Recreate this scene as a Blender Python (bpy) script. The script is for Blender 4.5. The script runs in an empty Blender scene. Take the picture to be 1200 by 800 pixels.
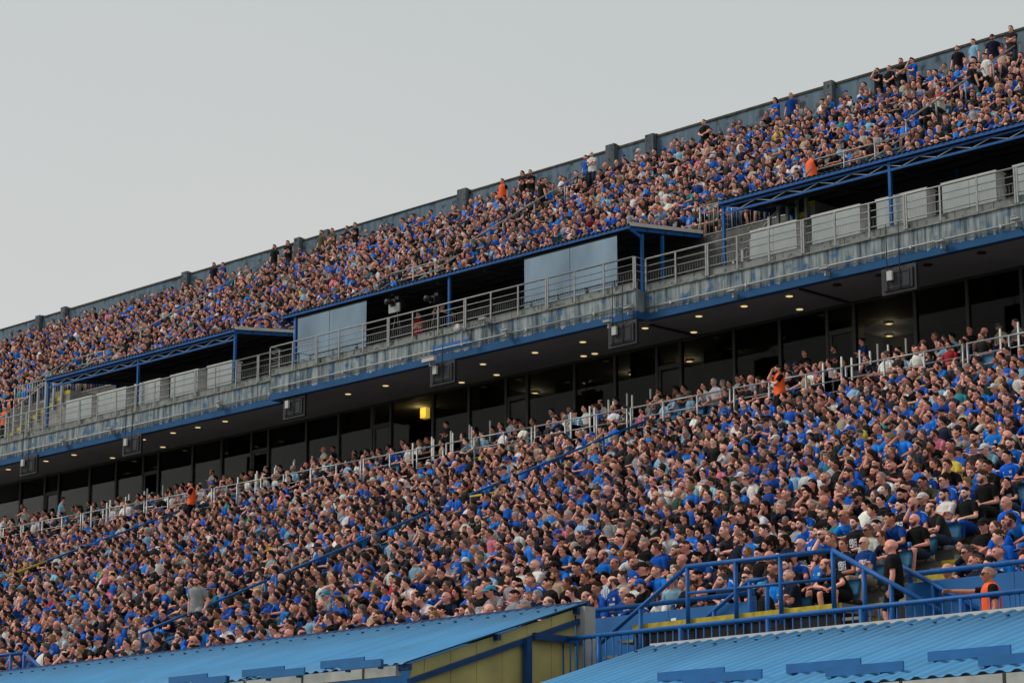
import bpy, bmesh, math, random, mathutils
import numpy as np
from mathutils import Vector, Matrix

random.seed(7); RNG = np.random.RandomState(11)
scene = bpy.context.scene
COL = scene.collection

# ---------------------------------------------------------------- camera
# The camera is the origin: x runs along the stand, y into it, z up. 85 mm lens, pitched up 13 degrees, turned 45 degrees to the stand.
F_PX, CX, CY = 2833.0, 600.0, 400.0
PITCH = math.atan(658.0 / F_PX); YAW = math.atan(2884.0 / math.hypot(F_PX, 658.0))
fh = np.array([-math.cos(YAW), math.sin(YAW), 0.0]); RT = np.array([math.sin(YAW), math.cos(YAW), 0.0])
FW = fh * math.cos(PITCH) + np.array([0, 0, math.sin(PITCH)]); UP = np.cross(RT, FW)
cam_d = bpy.data.cameras.new('camera'); cam = bpy.data.objects.new('camera', cam_d); COL.objects.link(cam)
cam.matrix_world = Matrix(((RT[0], UP[0], -FW[0], 0), (RT[1], UP[1], -FW[1], 0), (RT[2], UP[2], -FW[2], 0), (0, 0, 0, 1)))
cam_d.lens = 85.0; cam_d.sensor_width = 36.0; cam_d.clip_start = 0.5; cam_d.clip_end = 3000.0
scene.camera = cam

# ---------------------------------------------------------------- sky, sun, exposure
SUN_EL, SUN_AZ = math.radians(44), math.radians(232)      # azimuth: direction the light comes from, from +y clockwise
world = bpy.data.worlds.new('World'); scene.world = world; world.use_nodes = True
wn = world.node_tree; bg = wn.nodes['Background']
sky = wn.nodes.new('ShaderNodeTexSky'); sky.sky_type = 'NISHITA'; sky.sun_disc = False
sky.sun_elevation = SUN_EL; sky.sun_rotation = SUN_AZ
sky.air_density = 1.0; sky.dust_density = 4.0; sky.ozone_density = 1.0; sky.altitude = 100
hsv = wn.nodes.new('ShaderNodeHueSaturation'); hsv.inputs['Saturation'].default_value = 0.22
wn.links.new(sky.outputs[0], hsv.inputs['Color'])
cloud = wn.nodes.new('ShaderNodeMix'); cloud.data_type = 'RGBA'; cloud.inputs[0].default_value = 0.72
cloud.inputs[7].default_value = (6.7, 6.95, 6.80, 1)      # thin even evening overcast
wtc = wn.nodes.new('ShaderNodeTexCoord'); wsx = wn.nodes.new('ShaderNodeSeparateXYZ'); wn.links.new(wtc.outputs['Generated'], wsx.inputs[0])
wmr = wn.nodes.new('ShaderNodeMapRange'); wmr.inputs[1].default_value = .02; wmr.inputs[2].default_value = .42; wn.links.new(wsx.outputs[2], wmr.inputs[0])
wno = wn.nodes.new('ShaderNodeTexNoise'); wno.inputs['Scale'].default_value = 3.5; wno.inputs['Detail'].default_value = 4; wn.links.new(wtc.outputs['Generated'], wno.inputs['Vector'])
wad = wn.nodes.new('ShaderNodeMath'); wad.operation = 'MULTIPLY_ADD'; wn.links.new(wno.outputs['Fac'], wad.inputs[0]); wad.inputs[1].default_value = .35; wn.links.new(wmr.outputs[0], wad.inputs[2])
wra = wn.nodes.new('ShaderNodeMix'); wra.data_type = 'RGBA'; wn.links.new(wad.outputs[0], wra.inputs[0]); wra.inputs[6].default_value = (9.3, 9.0, 8.35, 1); wra.inputs[7].default_value = (7.0, 7.40, 7.35, 1)
wn.links.new(wra.outputs[2], cloud.inputs[7])
wn.links.new(hsv.outputs[0], cloud.inputs[6]); wn.links.new(cloud.outputs[2], bg.inputs['Color'])
bg.inputs['Strength'].default_value = 0.10
sun_d = bpy.data.lights.new('sun', 'SUN'); sun_d.energy = 1.95; sun_d.angle = math.radians(15); sun_d.color = (1.0, 0.92, 0.84)
sun = bpy.data.objects.new('sun', sun_d); COL.objects.link(sun)
sdir = Vector((math.sin(SUN_AZ) * math.cos(SUN_EL), math.cos(SUN_AZ) * math.cos(SUN_EL), math.sin(SUN_EL)))
sun.rotation_euler = sdir.to_track_quat('Z', 'Y').to_euler(); sun.location = (0, 0, 60)
vs = scene.view_settings; vs.view_transform = 'Standard'; vs.look = 'None'; vs.gamma = 1.0; vs.use_curve_mapping = False
vs.exposure = -0.12
scene.cycles.max_bounces = 5; scene.cycles.diffuse_bounces = 3; scene.cycles.glossy_bounces = 2; scene.cycles.transparent_max_bounces = 12
scene.cycles.use_denoising = True

# ---------------------------------------------------------------- helpers
def ray(px, py): return FW * F_PX + RT * (px - CX) - UP * (py - CY)
def atY(px, py, Y): d = ray(px, py); return d * (Y / d[1])
def atX(px, py, X): d = ray(px, py); return d * (X / d[0])
def onplane(px, py, Y0, Z0, s): d = ray(px, py); return d * ((Z0 - s * Y0) / (d[2] - s * d[1]))
def proj(p): p = np.asarray(p, float); z = p @ FW; return CX + F_PX * (p @ RT) / z, CY - F_PX * (p @ UP) / z, z
def Xat(px, Y, k=0.27): # x of the point seen in picture column px at depth Y, height k*Y
    d0 = ray(px, 400); s = (d0[2] - k * d0[1]) / (UP[2] - k * UP[1]); d = d0 - UP * s
    return d[0] * Y / d[1]

ORD = ['first', 'second', 'third', 'fourth', 'fifth', 'sixth', 'seventh', 'eighth', 'ninth', 'tenth', 'eleventh', 'twelfth', 'thirteenth', 'fourteenth',
       'fifteenth', 'sixteenth', 'seventeenth', 'eighteenth', 'nineteenth', 'twentieth']
def ordinal(n):
    if n <= 20: return ORD[n - 1]
    t = {2: 'twenty', 3: 'thirty', 4: 'forty', 5: 'fifty'}[n // 10]
    return (t[:-1] + 'ieth') if n % 10 == 0 else t + '-' + ORD[n % 10 - 1]

def tag(o, label=None, cat=None, group=None, kind=None):
    if label: o['label'] = label
    if cat: o['category'] = cat
    if group: o['group'] = group
    if kind: o['kind'] = kind
    return o
def empty(name, loc, label=None, cat=None, group=None):
    o = bpy.data.objects.new(name, None); o.location = loc; COL.objects.link(o); o.empty_display_size = .2
    return tag(o, label, cat, group)
def wloc(p):
    v = Vector((0, 0, 0))
    while p is not None: v = v + p.location; p = p.parent
    return v
def link(name, me, parent=None, loc=(0, 0, 0), mat=None):
    o = bpy.data.objects.new(name, me); COL.objects.link(o)
    o.location = Vector(loc) - (wloc(parent) if parent else Vector((0, 0, 0)))
    if parent: o.parent = parent
    if mat and not me.materials: me.materials.append(mat)
    return o
_cache = {}
def box_me(sx, sy, sz, mat, bev=0.0):
    k = ('b', round(sx, 3), round(sy, 3), round(sz, 3), mat.name, bev)
    if k not in _cache:
        bm = bmesh.new(); bmesh.ops.create_cube(bm, size=1.0)
        for v in bm.verts: v.co = Vector((v.co.x * sx, v.co.y * sy, v.co.z * sz))
        if bev: bmesh.ops.bevel(bm, geom=bm.edges[:], offset=bev, segments=1, affect='EDGES')
        me = bpy.data.meshes.new('box'); bm.to_mesh(me); bm.free(); me.materials.append(mat); _cache[k] = me
    return _cache[k]
def box(name, lo, hi, mat, parent=None, bev=0.0):
    lo, hi = np.minimum(lo, hi), np.maximum(lo, hi); c = (lo + hi) / 2; s = hi - lo
    return link(name, box_me(s[0], s[1], s[2], mat, bev), parent, c)
def pipe(name, p0, p1, r, mat, parent=None, n=8):
    p0, p1 = Vector(p0), Vector(p1); d = p1 - p0
    k = ('p', tuple(round(x, 3) for x in d), round(r, 4), mat.name, n)
    if k not in _cache:
        v, f = tube([(0, 0, 0), tuple(d)], [r, r], n, hint=(0, 1, 0) if abs(d.y) < .9 * d.length else (1, 0, 0), dome=0.)
        me = new_mesh('pipe', v, f); me.materials.append(mat); _cache[k] = me
    return link(name, _cache[k], parent, p0)
def bar(name, p0, p1, w, h, mat, parent=None):
    """square-section member between two points"""
    p0, p1 = Vector(p0), Vector(p1); d = p1 - p0
    k = ('s', tuple(round(x, 3) for x in d), w, h, mat.name)
    if k not in _cache:
        t = d.normalized(); s = t.cross(Vector((0, 0, 1)))
        s = s.normalized() if s.length > 1e-3 else Vector((1, 0, 0)); u = s.cross(t)
        vs_ = [Vector((0, 0, 0)) + e + s * a * w / 2 + u * b * h / 2 for e in (Vector((0, 0, 0)), d) for a, b in ((-1, -1), (1, -1), (1, 1), (-1, 1))]
        me = bpy.data.meshes.new('bar'); me.from_pydata(vs_, [], [(0, 1, 2, 3), (7, 6, 5, 4), (0, 4, 5, 1), (1, 5, 6, 2), (2, 6, 7, 3), (3, 7, 4, 0)]); me.update(); me.materials.append(mat); _cache[k] = me
    return link(name, _cache[k], parent, p0)
def prism(name, prof, x0, x1, mat, parent=None):
    """profile in (y, z) extruded along x"""
    n = len(prof); o = np.array(wloc(parent)) if parent else np.zeros(3)
    v = [(x0 - o[0], y - o[1], z - o[2]) for y, z in prof] + [(x1 - o[0], y - o[1], z - o[2]) for y, z in prof]
    f = [tuple(range(n))[::-1], tuple(range(n, 2 * n))] + [(i, (i + 1) % n, n + (i + 1) % n, n + i) for i in range(n)]
    me = bpy.data.meshes.new(name); me.from_pydata(v, [], f); me.update()
    bm = bmesh.new(); bm.from_mesh(me); bmesh.ops.recalc_face_normals(bm, faces=bm.faces); bm.to_mesh(me); bm.free()
    me.materials.append(mat)
    ob = bpy.data.objects.new(name, me); COL.objects.link(ob)
    if parent: ob.parent = parent
    return ob
def corrugated(name, x0, x1, y0, z0, y1, z1, pitch, amp, mat, parent=None, thick=.012, per=6, prof='sine'):
    """profiled sheet: ribs run from (y0, z0) to (y1, z1)"""
    o = np.array(wloc(parent)) if parent else np.zeros(3)
    n = max(2, int((x1 - x0) / pitch * per)); xs = np.linspace(x0, x1, n + 1); ph = (xs - x0) / pitch
    if prof == 'sine': dz = amp * np.sin(ph * 2 * math.pi)
    else: dz = amp * np.clip(1.6 * np.sin(ph * 2 * math.pi), -1, 1)
    rows = []
    for t in (0, 1):
        for yy, zz in ((y0, z0), ((y0 + y1) / 2, (z0 + z1) / 2), (y1, z1)):
            rows.append(np.stack([xs, np.full(n + 1, yy), zz + dz - t * thick], 1) - o)
    v = np.vstack(rows); m = n + 1; f = []
    for r in (0, 1, 3, 4):
        for i in range(n):
            q = (r * m + i, r * m + i + 1, (r + 1) * m + i + 1, (r + 1) * m + i)
            f.append(q if r < 2 else q[::-1])
    for i in range(n):
        f.append((i + 1, i, 3 * m + i, 3 * m + i + 1)); f.append((2 * m + i, 2 * m + i + 1, 5 * m + i + 1, 5 * m + i))
    me = new_mesh(name, v, np.array(f), smooth=False); me.materials.append(mat)
    ob = bpy.data.objects.new(name, me); COL.objects.link(ob)
    if parent: ob.parent = parent
    return ob

# ---------------------------------------------------------------- materials
def mat(name, col, rough=.6, metal=0., var=.12, scale=6., bump=0., spec=.4, coat=0.):
    m = bpy.data.materials.new(name); m.use_nodes = True; nt = m.node_tree; b = nt.nodes['Principled BSDF']
    b.inputs['Roughness'].default_value = rough; b.inputs['Metallic'].default_value = metal; b.inputs['Specular IOR Level'].default_value = spec
    if var:
        tc = nt.nodes.new('ShaderNodeNewGeometry'); no = nt.nodes.new('ShaderNodeTexNoise'); no.inputs['Scale'].default_value = scale; no.inputs['Detail'].default_value = 5
        nt.links.new(tc.outputs['Position'], no.inputs['Vector'])
        r = nt.nodes.new('ShaderNodeValToRGB'); r.color_ramp.elements[0].position = .3; r.color_ramp.elements[1].position = .7
        r.color_ramp.elements[0].color = (*[c * (1 - var) for c in col], 1); r.color_ramp.elements[1].color = (*[min(1, c * (1 + var)) for c in col], 1)
        nt.links.new(no.outputs['Fac'], r.inputs[0]); nt.links.new(r.outputs[0], b.inputs['Base Color'])
        if bump:
            bp = nt.nodes.new('ShaderNodeBump'); bp.inputs['Strength'].default_value = bump; bp.inputs['Distance'].default_value = .02
            nt.links.new(no.outputs['Fac'], bp.inputs['Height']); nt.links.new(bp.outputs[0], b.inputs['Normal'])
    else: b.inputs['Base Color'].default_value = (*col, 1)
    return m
def stained(name, cols, scale=(1.5, 1.5, .25), rough=.85, band=None, fine=5., contrast=(.35, .65)):
    """weathered wall: vertical streaks of two colours, blotches of a third, and an optional painted band below height band[0]"""
    m = bpy.data.materials.new(name); m.use_nodes = True; nt = m.node_tree; b = nt.nodes['Principled BSDF']; b.inputs['Roughness'].default_value = rough; b.inputs['Specular IOR Level'].default_value = .2
    g = nt.nodes.new('ShaderNodeNewGeometry'); mp = nt.nodes.new('ShaderNodeMapping'); mp.inputs['Scale'].default_value = scale; nt.links.new(g.outputs['Position'], mp.inputs['Vector'])
    n1 = nt.nodes.new('ShaderNodeTexNoise'); n1.inputs['Scale'].default_value = 2.2; n1.inputs['Detail'].default_value = 8; n1.inputs['Roughness'].default_value = .65; nt.links.new(mp.outputs[0], n1.inputs['Vector'])
    n2 = nt.nodes.new('ShaderNodeTexNoise'); n2.inputs['Scale'].default_value = fine; n2.inputs['Detail'].default_value = 6; nt.links.new(g.outputs['Position'], n2.inputs['Vector'])
    r1 = nt.nodes.new('ShaderNodeValToRGB'); r1.color_ramp.elements[0].position, r1.color_ramp.elements[1].position = contrast
    r1.color_ramp.elements[0].color = (*cols[0], 1); r1.color_ramp.elements[1].color = (*cols[1], 1); nt.links.new(n1.outputs['Fac'], r1.inputs[0])
    r2 = nt.nodes.new('ShaderNodeValToRGB'); r2.color_ramp.elements[0].position, r2.color_ramp.elements[1].position = .54, .66; nt.links.new(n2.outputs['Fac'], r2.inputs[0])
    mx = nt.nodes.new('ShaderNodeMix'); mx.data_type = 'RGBA'; nt.links.new(r2.outputs[0], mx.inputs[0]); nt.links.new(r1.outputs[0], mx.inputs[6]); mx.inputs[7].default_value = (*cols[2], 1)
    out = mx.outputs[2]
    if band:
        sx = nt.nodes.new('ShaderNodeSeparateXYZ'); nt.links.new(g.outputs['Position'], sx.inputs[0])
        ad = nt.nodes.new('ShaderNodeMath'); ad.operation = 'MULTIPLY_ADD'; nt.links.new(n1.outputs['Fac'], ad.inputs[0]); ad.inputs[1].default_value = band[2]; nt.links.new(sx.outputs[2], ad.inputs[2])
        lt = nt.nodes.new('ShaderNodeMath'); lt.operation = 'LESS_THAN' if band[3] > 0 else 'GREATER_THAN'; nt.links.new(ad.outputs[0], lt.inputs[0]); lt.inputs[1].default_value = band[0]
        mb = nt.nodes.new('ShaderNodeMix'); mb.data_type = 'RGBA'; nt.links.new(lt.outputs[0], mb.inputs[0]); nt.links.new(out, mb.inputs[6])
        v3 = nt.nodes.new('ShaderNodeMix'); v3.data_type = 'RGBA'; nt.links.new(n2.outputs['Fac'], v3.inputs[0]); v3.inputs[6].default_value = (*band[1], 1); v3.inputs[7].default_value = (*[c * 1.7 for c in band[1]], 1)
        nt.links.new(v3.outputs[2], mb.inputs[7]); out = mb.outputs[2]
    nt.links.new(out, b.inputs['Base Color'])
    bp = nt.nodes.new('ShaderNodeBump'); bp.inputs['Strength'].default_value = .35; bp.inputs['Distance'].default_value = .02; nt.links.new(n2.outputs['Fac'], bp.inputs['Height']); nt.links.new(bp.outputs[0], b.inputs['Normal'])
    return m
def glow(name, col, strength):
    m = bpy.data.materials.new(name); m.use_nodes = True; nt = m.node_tree; b = nt.nodes['Principled BSDF']
    b.inputs['Base Color'].default_value = (*col, 1); b.inputs['Emission Color'].default_value = (*col, 1); b.inputs['Emission Strength'].default_value = strength
    return m
def glass(name, tint, refl=.12, rough=.02, ior=1.5, gcol=(1, 1, 1), refl_var=0.):
    m = bpy.data.materials.new(name); m.use_nodes = True; nt = m.node_tree; nt.nodes.remove(nt.nodes['Principled BSDF'])
    t = nt.nodes.new('ShaderNodeBsdfTransparent'); t.inputs[0].default_value = (*tint, 1); g = nt.nodes.new('ShaderNodeBsdfGlossy'); g.inputs['Roughness'].default_value = rough; g.inputs['Color'].default_value = (*gcol, 1)
    fr = nt.nodes.new('ShaderNodeFresnel'); fr.inputs[0].default_value = ior; ad = nt.nodes.new('ShaderNodeMath'); ad.operation = 'ADD'; ad.use_clamp = True; nt.links.new(fr.outputs[0], ad.inputs[0]); ad.inputs[1].default_value = refl
    fac = ad.outputs[0]
    if refl_var:                                             # noise in the mirror strength imitates uneven reflections
        ge = nt.nodes.new('ShaderNodeNewGeometry'); mp = nt.nodes.new('ShaderNodeMapping'); mp.inputs['Scale'].default_value = (1.6, 1.6, .9); nt.links.new(ge.outputs['Position'], mp.inputs['Vector'])
        no = nt.nodes.new('ShaderNodeTexNoise'); no.inputs['Scale'].default_value = .42; no.inputs['Detail'].default_value = 7; nt.links.new(mp.outputs[0], no.inputs['Vector'])
        a2 = nt.nodes.new('ShaderNodeMath'); a2.operation = 'MULTIPLY_ADD'; a2.use_clamp = True; nt.links.new(no.outputs['Fac'], a2.inputs[0]); a2.inputs[1].default_value = refl_var; nt.links.new(fac, a2.inputs[2]); fac = a2.outputs[0]
    mx = nt.nodes.new('ShaderNodeMixShader'); nt.links.new(fac, mx.inputs[0]); nt.links.new(t.outputs[0], mx.inputs[1]); nt.links.new(g.outputs[0], mx.inputs[2])
    nt.links.new(mx.outputs[0], nt.nodes['Material Output'].inputs['Surface'])
    return m
def by_object(name, rough=.75, var=.16, scale=40., bump=.25, spec=.25, pattern=None):
    """colour comes from the object (a person's shirt, hair, skin); fine folds and tone from noise"""
    m = bpy.data.materials.new(name); m.use_nodes = True; nt = m.node_tree; b = nt.nodes['Principled BSDF']; b.inputs['Roughness'].default_value = rough; b.inputs['Specular IOR Level'].default_value = spec
    oi = nt.nodes.new('ShaderNodeObjectInfo'); tc = nt.nodes.new('ShaderNodeTexCoord'); no = nt.nodes.new('ShaderNodeTexNoise'); no.inputs['Scale'].default_value = scale; no.inputs['Detail'].default_value = 4
    nt.links.new(tc.outputs['Object'], no.inputs['Vector'])
    mr = nt.nodes.new('ShaderNodeMapRange'); mr.inputs[1].default_value = .3; mr.inputs[2].default_value = .7; mr.inputs[3].default_value = 1 - var; mr.inputs[4].default_value = 1 + var; nt.links.new(no.outputs['Fac'], mr.inputs[0])
    mu = nt.nodes.new('ShaderNodeMix'); mu.data_type = 'RGBA'; mu.blend_type = 'MULTIPLY'; mu.inputs[0].default_value = 1; nt.links.new(oi.outputs['Color'], mu.inputs[6]); nt.links.new(mr.outputs[0], mu.inputs[7])
    out = mu.outputs[2]
    def math_(op, a, bv=None, c=None):
        n = nt.nodes.new('ShaderNodeMath'); n.operation = op
        for i, x in enumerate((a, bv, c)):
            if x is None: continue
            if isinstance(x, (int, float)): n.inputs[i].default_value = x
            else: nt.links.new(x, n.inputs[i])
        return n.outputs[0]
    if pattern:
        at = nt.nodes.new('ShaderNodeAttribute'); at.attribute_name = 'torso'; sx = nt.nodes.new('ShaderNodeSeparateXYZ'); nt.links.new(at.outputs['Vector'], sx.inputs[0])
        x, fr, h = sx.outputs
        front = math_('GREATER_THAN', fr, .02) if True else None
        def rect(x0, x1, h0, h1):
            return math_('MULTIPLY', math_('MULTIPLY', math_('GREATER_THAN', x, x0), math_('LESS_THAN', x, x1)), math_('MULTIPLY', math_('GREATER_THAN', h, h0), math_('LESS_THAN', h, h1)))
        if pattern == 'jersey':      # crest, maker's mark and a word-like sponsor line, pale shoulder stripes
            w = math_('GREATER_THAN', math_('FRACT', math_('MULTIPLY', x, 32.)), .32)
            k = math_('MAXIMUM', rect(.055, .105, .40, .455), rect(-.10, -.065, .42, .44))
            k = math_('MAXIMUM', k, math_('MULTIPLY', rect(-.10, .10, .315, .355), w))
            k = math_('MULTIPLY', k, front)
            k = math_('MAXIMUM', k, math_('MULTIPLY', math_('GREATER_THAN', math_('ABSOLUTE', x), .12), math_('MULTIPLY', math_('LESS_THAN', math_('ABSOLUTE', fr), .016), math_('GREATER_THAN', h, .47))))
        elif pattern == 'stripes':
            k = math_('GREATER_THAN', math_('FRACT', math_('MULTIPLY', h, 16.)), .55)
        elif pattern == 'upright':
            k = math_('GREATER_THAN', math_('FRACT', math_('MULTIPLY', x, 15.)), .5)
        else:                        # a faded chest print
            v = nt.nodes.new('ShaderNodeTexVoronoi'); v.inputs['Scale'].default_value = 38; nt.links.new(at.outputs['Vector'], v.inputs['Vector'])
            k = math_('MULTIPLY', math_('MULTIPLY', rect(-.09, .09, .27, .43), front), math_('GREATER_THAN', v.outputs['Distance'], .42))
        mx = nt.nodes.new('ShaderNodeMix'); mx.data_type = 'RGBA'; nt.links.new(k, mx.inputs[0]); nt.links.new(out, mx.inputs[6]); mx.inputs[7].default_value = (.62, .64, .68, 1); out = mx.outputs[2]
    nt.links.new(out, b.inputs['Base Color'])
    if bump:
        n3 = nt.nodes.new('ShaderNodeTexNoise'); n3.inputs['Scale'].default_value = 14; n3.inputs['Detail'].default_value = 3; nt.links.new(tc.outputs['Object'], n3.inputs['Vector'])
        bp = nt.nodes.new('ShaderNodeBump'); bp.inputs['Strength'].default_value = bump; bp.inputs['Distance'].default_value = .03; nt.links.new(n3.outputs['Fac'], bp.inputs['Height']); nt.links.new(bp.outputs[0], b.inputs['Normal'])
    return m
# ---------------------------------------------------------------- people
def V(*a): return np.array(a, float)
def unit(v): return v / (np.linalg.norm(v) + 1e-12)

def tube(P, R, n, hint=(0, 1, 0), cap=True, dome=.5):
    """closed tapered tube through points P with (a, b) radii R"""
    P = np.asarray(P, float); R = np.asarray(R, float)
    if R.ndim == 1: R = np.stack([R, R], 1)
    T = np.gradient(P, axis=0)
    T /= np.linalg.norm(T, axis=1)[:, None] + 1e-12
    h = np.asarray(hint, float)
    s = np.cross(np.broadcast_to(h, T.shape), T)
    s /= np.linalg.norm(s, axis=1)[:, None] + 1e-9
    u = np.cross(T, s)
    a = np.arange(n) * 2 * math.pi / n
    ring = P[:, None] + s[:, None] * (R[:, 0, None, None] * np.cos(a)[None, :, None]) + u[:, None] * (R[:, 1, None, None] * np.sin(a)[None, :, None])
    m = len(P)
    v = ring.reshape(-1, 3)
    f = []
    for i in range(m - 1):
        for j in range(n):
            k = (j + 1) % n
            f.append((i * n + j, i * n + k, (i + 1) * n + k)); f.append((i * n + j, (i + 1) * n + k, (i + 1) * n + j))
    if cap:
        v = np.vstack([v, P[:1] - T[:1] * R[0].min() * dome, P[-1:] + T[-1:] * R[-1].min() * dome])
        c0, c1 = m * n, m * n + 1
        for j in range(n):
            k = (j + 1) % n
            f.append((c0, k, j)); f.append((c1, (m - 1) * n + j, (m - 1) * n + k))
    return v, np.array(f, int)

def resample(P, R, step):
    P = np.asarray(P, float); R = np.asarray(R, float)
    d = np.r_[0, np.cumsum(np.linalg.norm(np.diff(P, axis=0), axis=1))]
    k = max(2, int(d[-1] / step) + 1)
    t = np.linspace(0, d[-1], k)
    return np.stack([np.interp(t, d, P[:, i]) for i in range(3)], 1), np.stack([np.interp(t, d, R[:, i]) for i in range(R.shape[1])], 1)

def ik(S, H, l1, l2, pole):
    d = H - S; L = np.linalg.norm(d)
    if L > (l1 + l2) * .995: H = S + d / L * (l1 + l2) * .995; d = H - S; L = np.linalg.norm(d)
    a = (l1 * l1 - l2 * l2 + L * L) / (2 * L)
    h = math.sqrt(max(l1 * l1 - a * a, 1e-6))
    p = np.asarray(pole, float); p = p - d * (p @ d) / (L * L); p = unit(p)
    return S + d / L * a + p * h, H

def head_shape(d, hi=True):
    """unit directions -> head surface, face towards -y, centre of the skull at 0"""
    x, y, z = d[:, 0].copy(), d[:, 1].copy(), d[:, 2].copy()
    p = np.stack([x * .076, y * .097, z * .116], 1)
    lo = np.clip((-z - .1) / .9, 0, 1)
    p[:, 0] *= 1 - .30 * lo
    p[:, 1] -= .016 * lo * (y < .2)
    p[:, 1] = np.where((z < -.25) & (y > 0), p[:, 1] * (1 - .55 * lo), p[:, 1])
    p[:, 1] += np.where((y > 0) & (z > -.1), .012 * y, 0)
    fr = np.clip(-y, 0, 1)
    p[:, 1] += np.where(fr > .3, .006 * np.clip((fr - .3) / .5, 0, 1), 0)
    g = lambda cx, cz, sx, sz: np.exp(-((p[:, 0] - cx) / sx) ** 2 - ((p[:, 2] - cz) / sz) ** 2) * (y < 0)
    p[:, 1] -= .024 * g(0, -.024, .013, .018) + .012 * g(0, .0, .010, .022)
    p[:, 1] += .010 * (g(.031, .010, .015, .012) + g(-.031, .010, .015, .012))
    p[:, 1] -= .005 * (g(.03, .032, .024, .010) + g(-.03, .032, .024, .010))
    p[:, 1] -= .005 * g(0, -.060, .022, .010) + .007 * g(0, -.100, .022, .014)
    e = np.exp(-((y - .12) / .16) ** 2 - ((z + .05) / .22) ** 2) * (np.abs(x) > .8)
    p[:, 0] += np.sign(x) * .017 * e; p[:, 1] += .008 * e
    return p

def head_grid(nu, nv):
    """triangulated head; front faces -y"""
    v, f = [], []
    for i in range(1, nv):
        th = math.pi * i / nv
        for j in range(nu):
            a = 2 * math.pi * (j + .5 * (i % 2) * 0) / nu
            v.append((math.sin(th) * math.sin(a), -math.sin(th) * math.cos(a), math.cos(th)))
    v += [(0, 0, 1), (0, 0, -1)]
    for i in range(nv - 2):
        for j in range(nu):
            k = (j + 1) % nu
            a, b, c, d = i * nu + j, i * nu + k, (i + 1) * nu + k, (i + 1) * nu + j
            f += [(a, c, b), (a, d, c)]
    t, b = len(v) - 2, len(v) - 1
    for j in range(nu):
        k = (j + 1) % nu
        f += [(t, j, k), (b, (nv - 2) * nu + k, (nv - 2) * nu + j)]
    d = np.array(v, float)
    return d, np.array(f, int)

def hair_mask(p, style):
    """which points of a head (local coordinates) are under hair"""
    az = np.abs(np.arctan2(p[:, 0], -p[:, 1]))          # 0 front, pi back
    line = np.interp(az, [0, .55, .95, 1.25, 1.45, 1.75, 2.1, math.pi], [.080, .076, .054, .012, -.026, .014, -.042, -.056])
    if style == 'balding':
        return (p[:, 2] > line) & (p[:, 2] < .060) & (az > 1.0)
    if style == 'receding':
        line = line + np.where(az < 1., .022, 0)
    return p[:, 2] > line

def beard_mask(p):
    az = np.abs(np.arctan2(p[:, 0], -p[:, 1]))
    m = (az < 1.45) & (p[:, 2] < np.interp(az, [0, .35, .8, 1.45], [-.045, -.050, -.040, .0]))
    return m & ~((np.abs(p[:, 0]) < .020) & (p[:, 2] > -.070) & (p[:, 2] < -.054))

HAIR_T = dict(short=.009, buzz=.0035, receding=.006, balding=.006, curly=.050, long=.018, quiff=.011, bun=.010)
def hair_patch(style, nu, nv, seed=0):
    """a shell of hair over the skull, its border tucked under the skin"""
    r = np.random.RandomState(seed)
    d, f = head_grid(nu, nv); p = head_shape(d)
    m = hair_mask(p, style)
    az = np.abs(np.arctan2(p[:, 0], -p[:, 1]))
    t = np.full(len(p), HAIR_T[style])
    top = np.clip((p[:, 2] - .03) / .07, 0, 1)
    if style in ('short', 'quiff'): t = t * (.40 + 1.3 * top)
    if style == 'quiff': t = t + .022 * top * np.clip(1.6 - az, 0, 1)
    if style == 'curly': t = t * (.6 + .5 * top) + r.normal(0, .007, len(p))
    else: t = t + r.normal(0, .0022 if style in ('buzz', 'balding', 'receding') else .0036, len(p))
    if style == 'long': t = t + .012 * np.clip(az - 1., 0, 1)
    n = unit_rows(p * V(1 / .076, 1 / .097, 1 / .116) ** 2)
    q = p + n * np.where(m, t, -.008)[:, None]
    keep = m[f].any(1)
    used = np.unique(f[keep]); mp = -np.ones(len(p), int); mp[used] = np.arange(len(used))
    v, ff = q[used], mp[f[keep]]
    if style == 'long':
        P = [(0, .035, .07), (0, .075, .0), (0, .080, -.08), (0, .070, -.16), (0, .075, -.25)]
        R = [(.070, .045), (.082, .045), (.090, .040), (.090, .034), (.070, .022)]
        P, R = resample(P, R, .05 if nu < 20 else .025)
        v2, f2 = tube(P, R, max(6, nu // 2), hint=(0, 1, 0))
        v2 = v2 + r.normal(0, .004, v2.shape)
        v, ff = join([(v, ff), (v2, f2)])
    if style == 'bun':
        d2, f2 = head_grid(max(6, nu // 3), max(4, nv // 3))
        v, ff = join([(v, ff), (d2 * .036 + V(0, .105, .075), f2)])
    return v, ff

def unit_rows(a): return a / (np.linalg.norm(a, axis=1)[:, None] + 1e-12)
def join(parts):
    vs, fs, o = [], [], 0
    for v, f in parts: vs.append(v); fs.append(f + o); o += len(v)
    return np.vstack(vs), np.vstack(fs)

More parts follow.
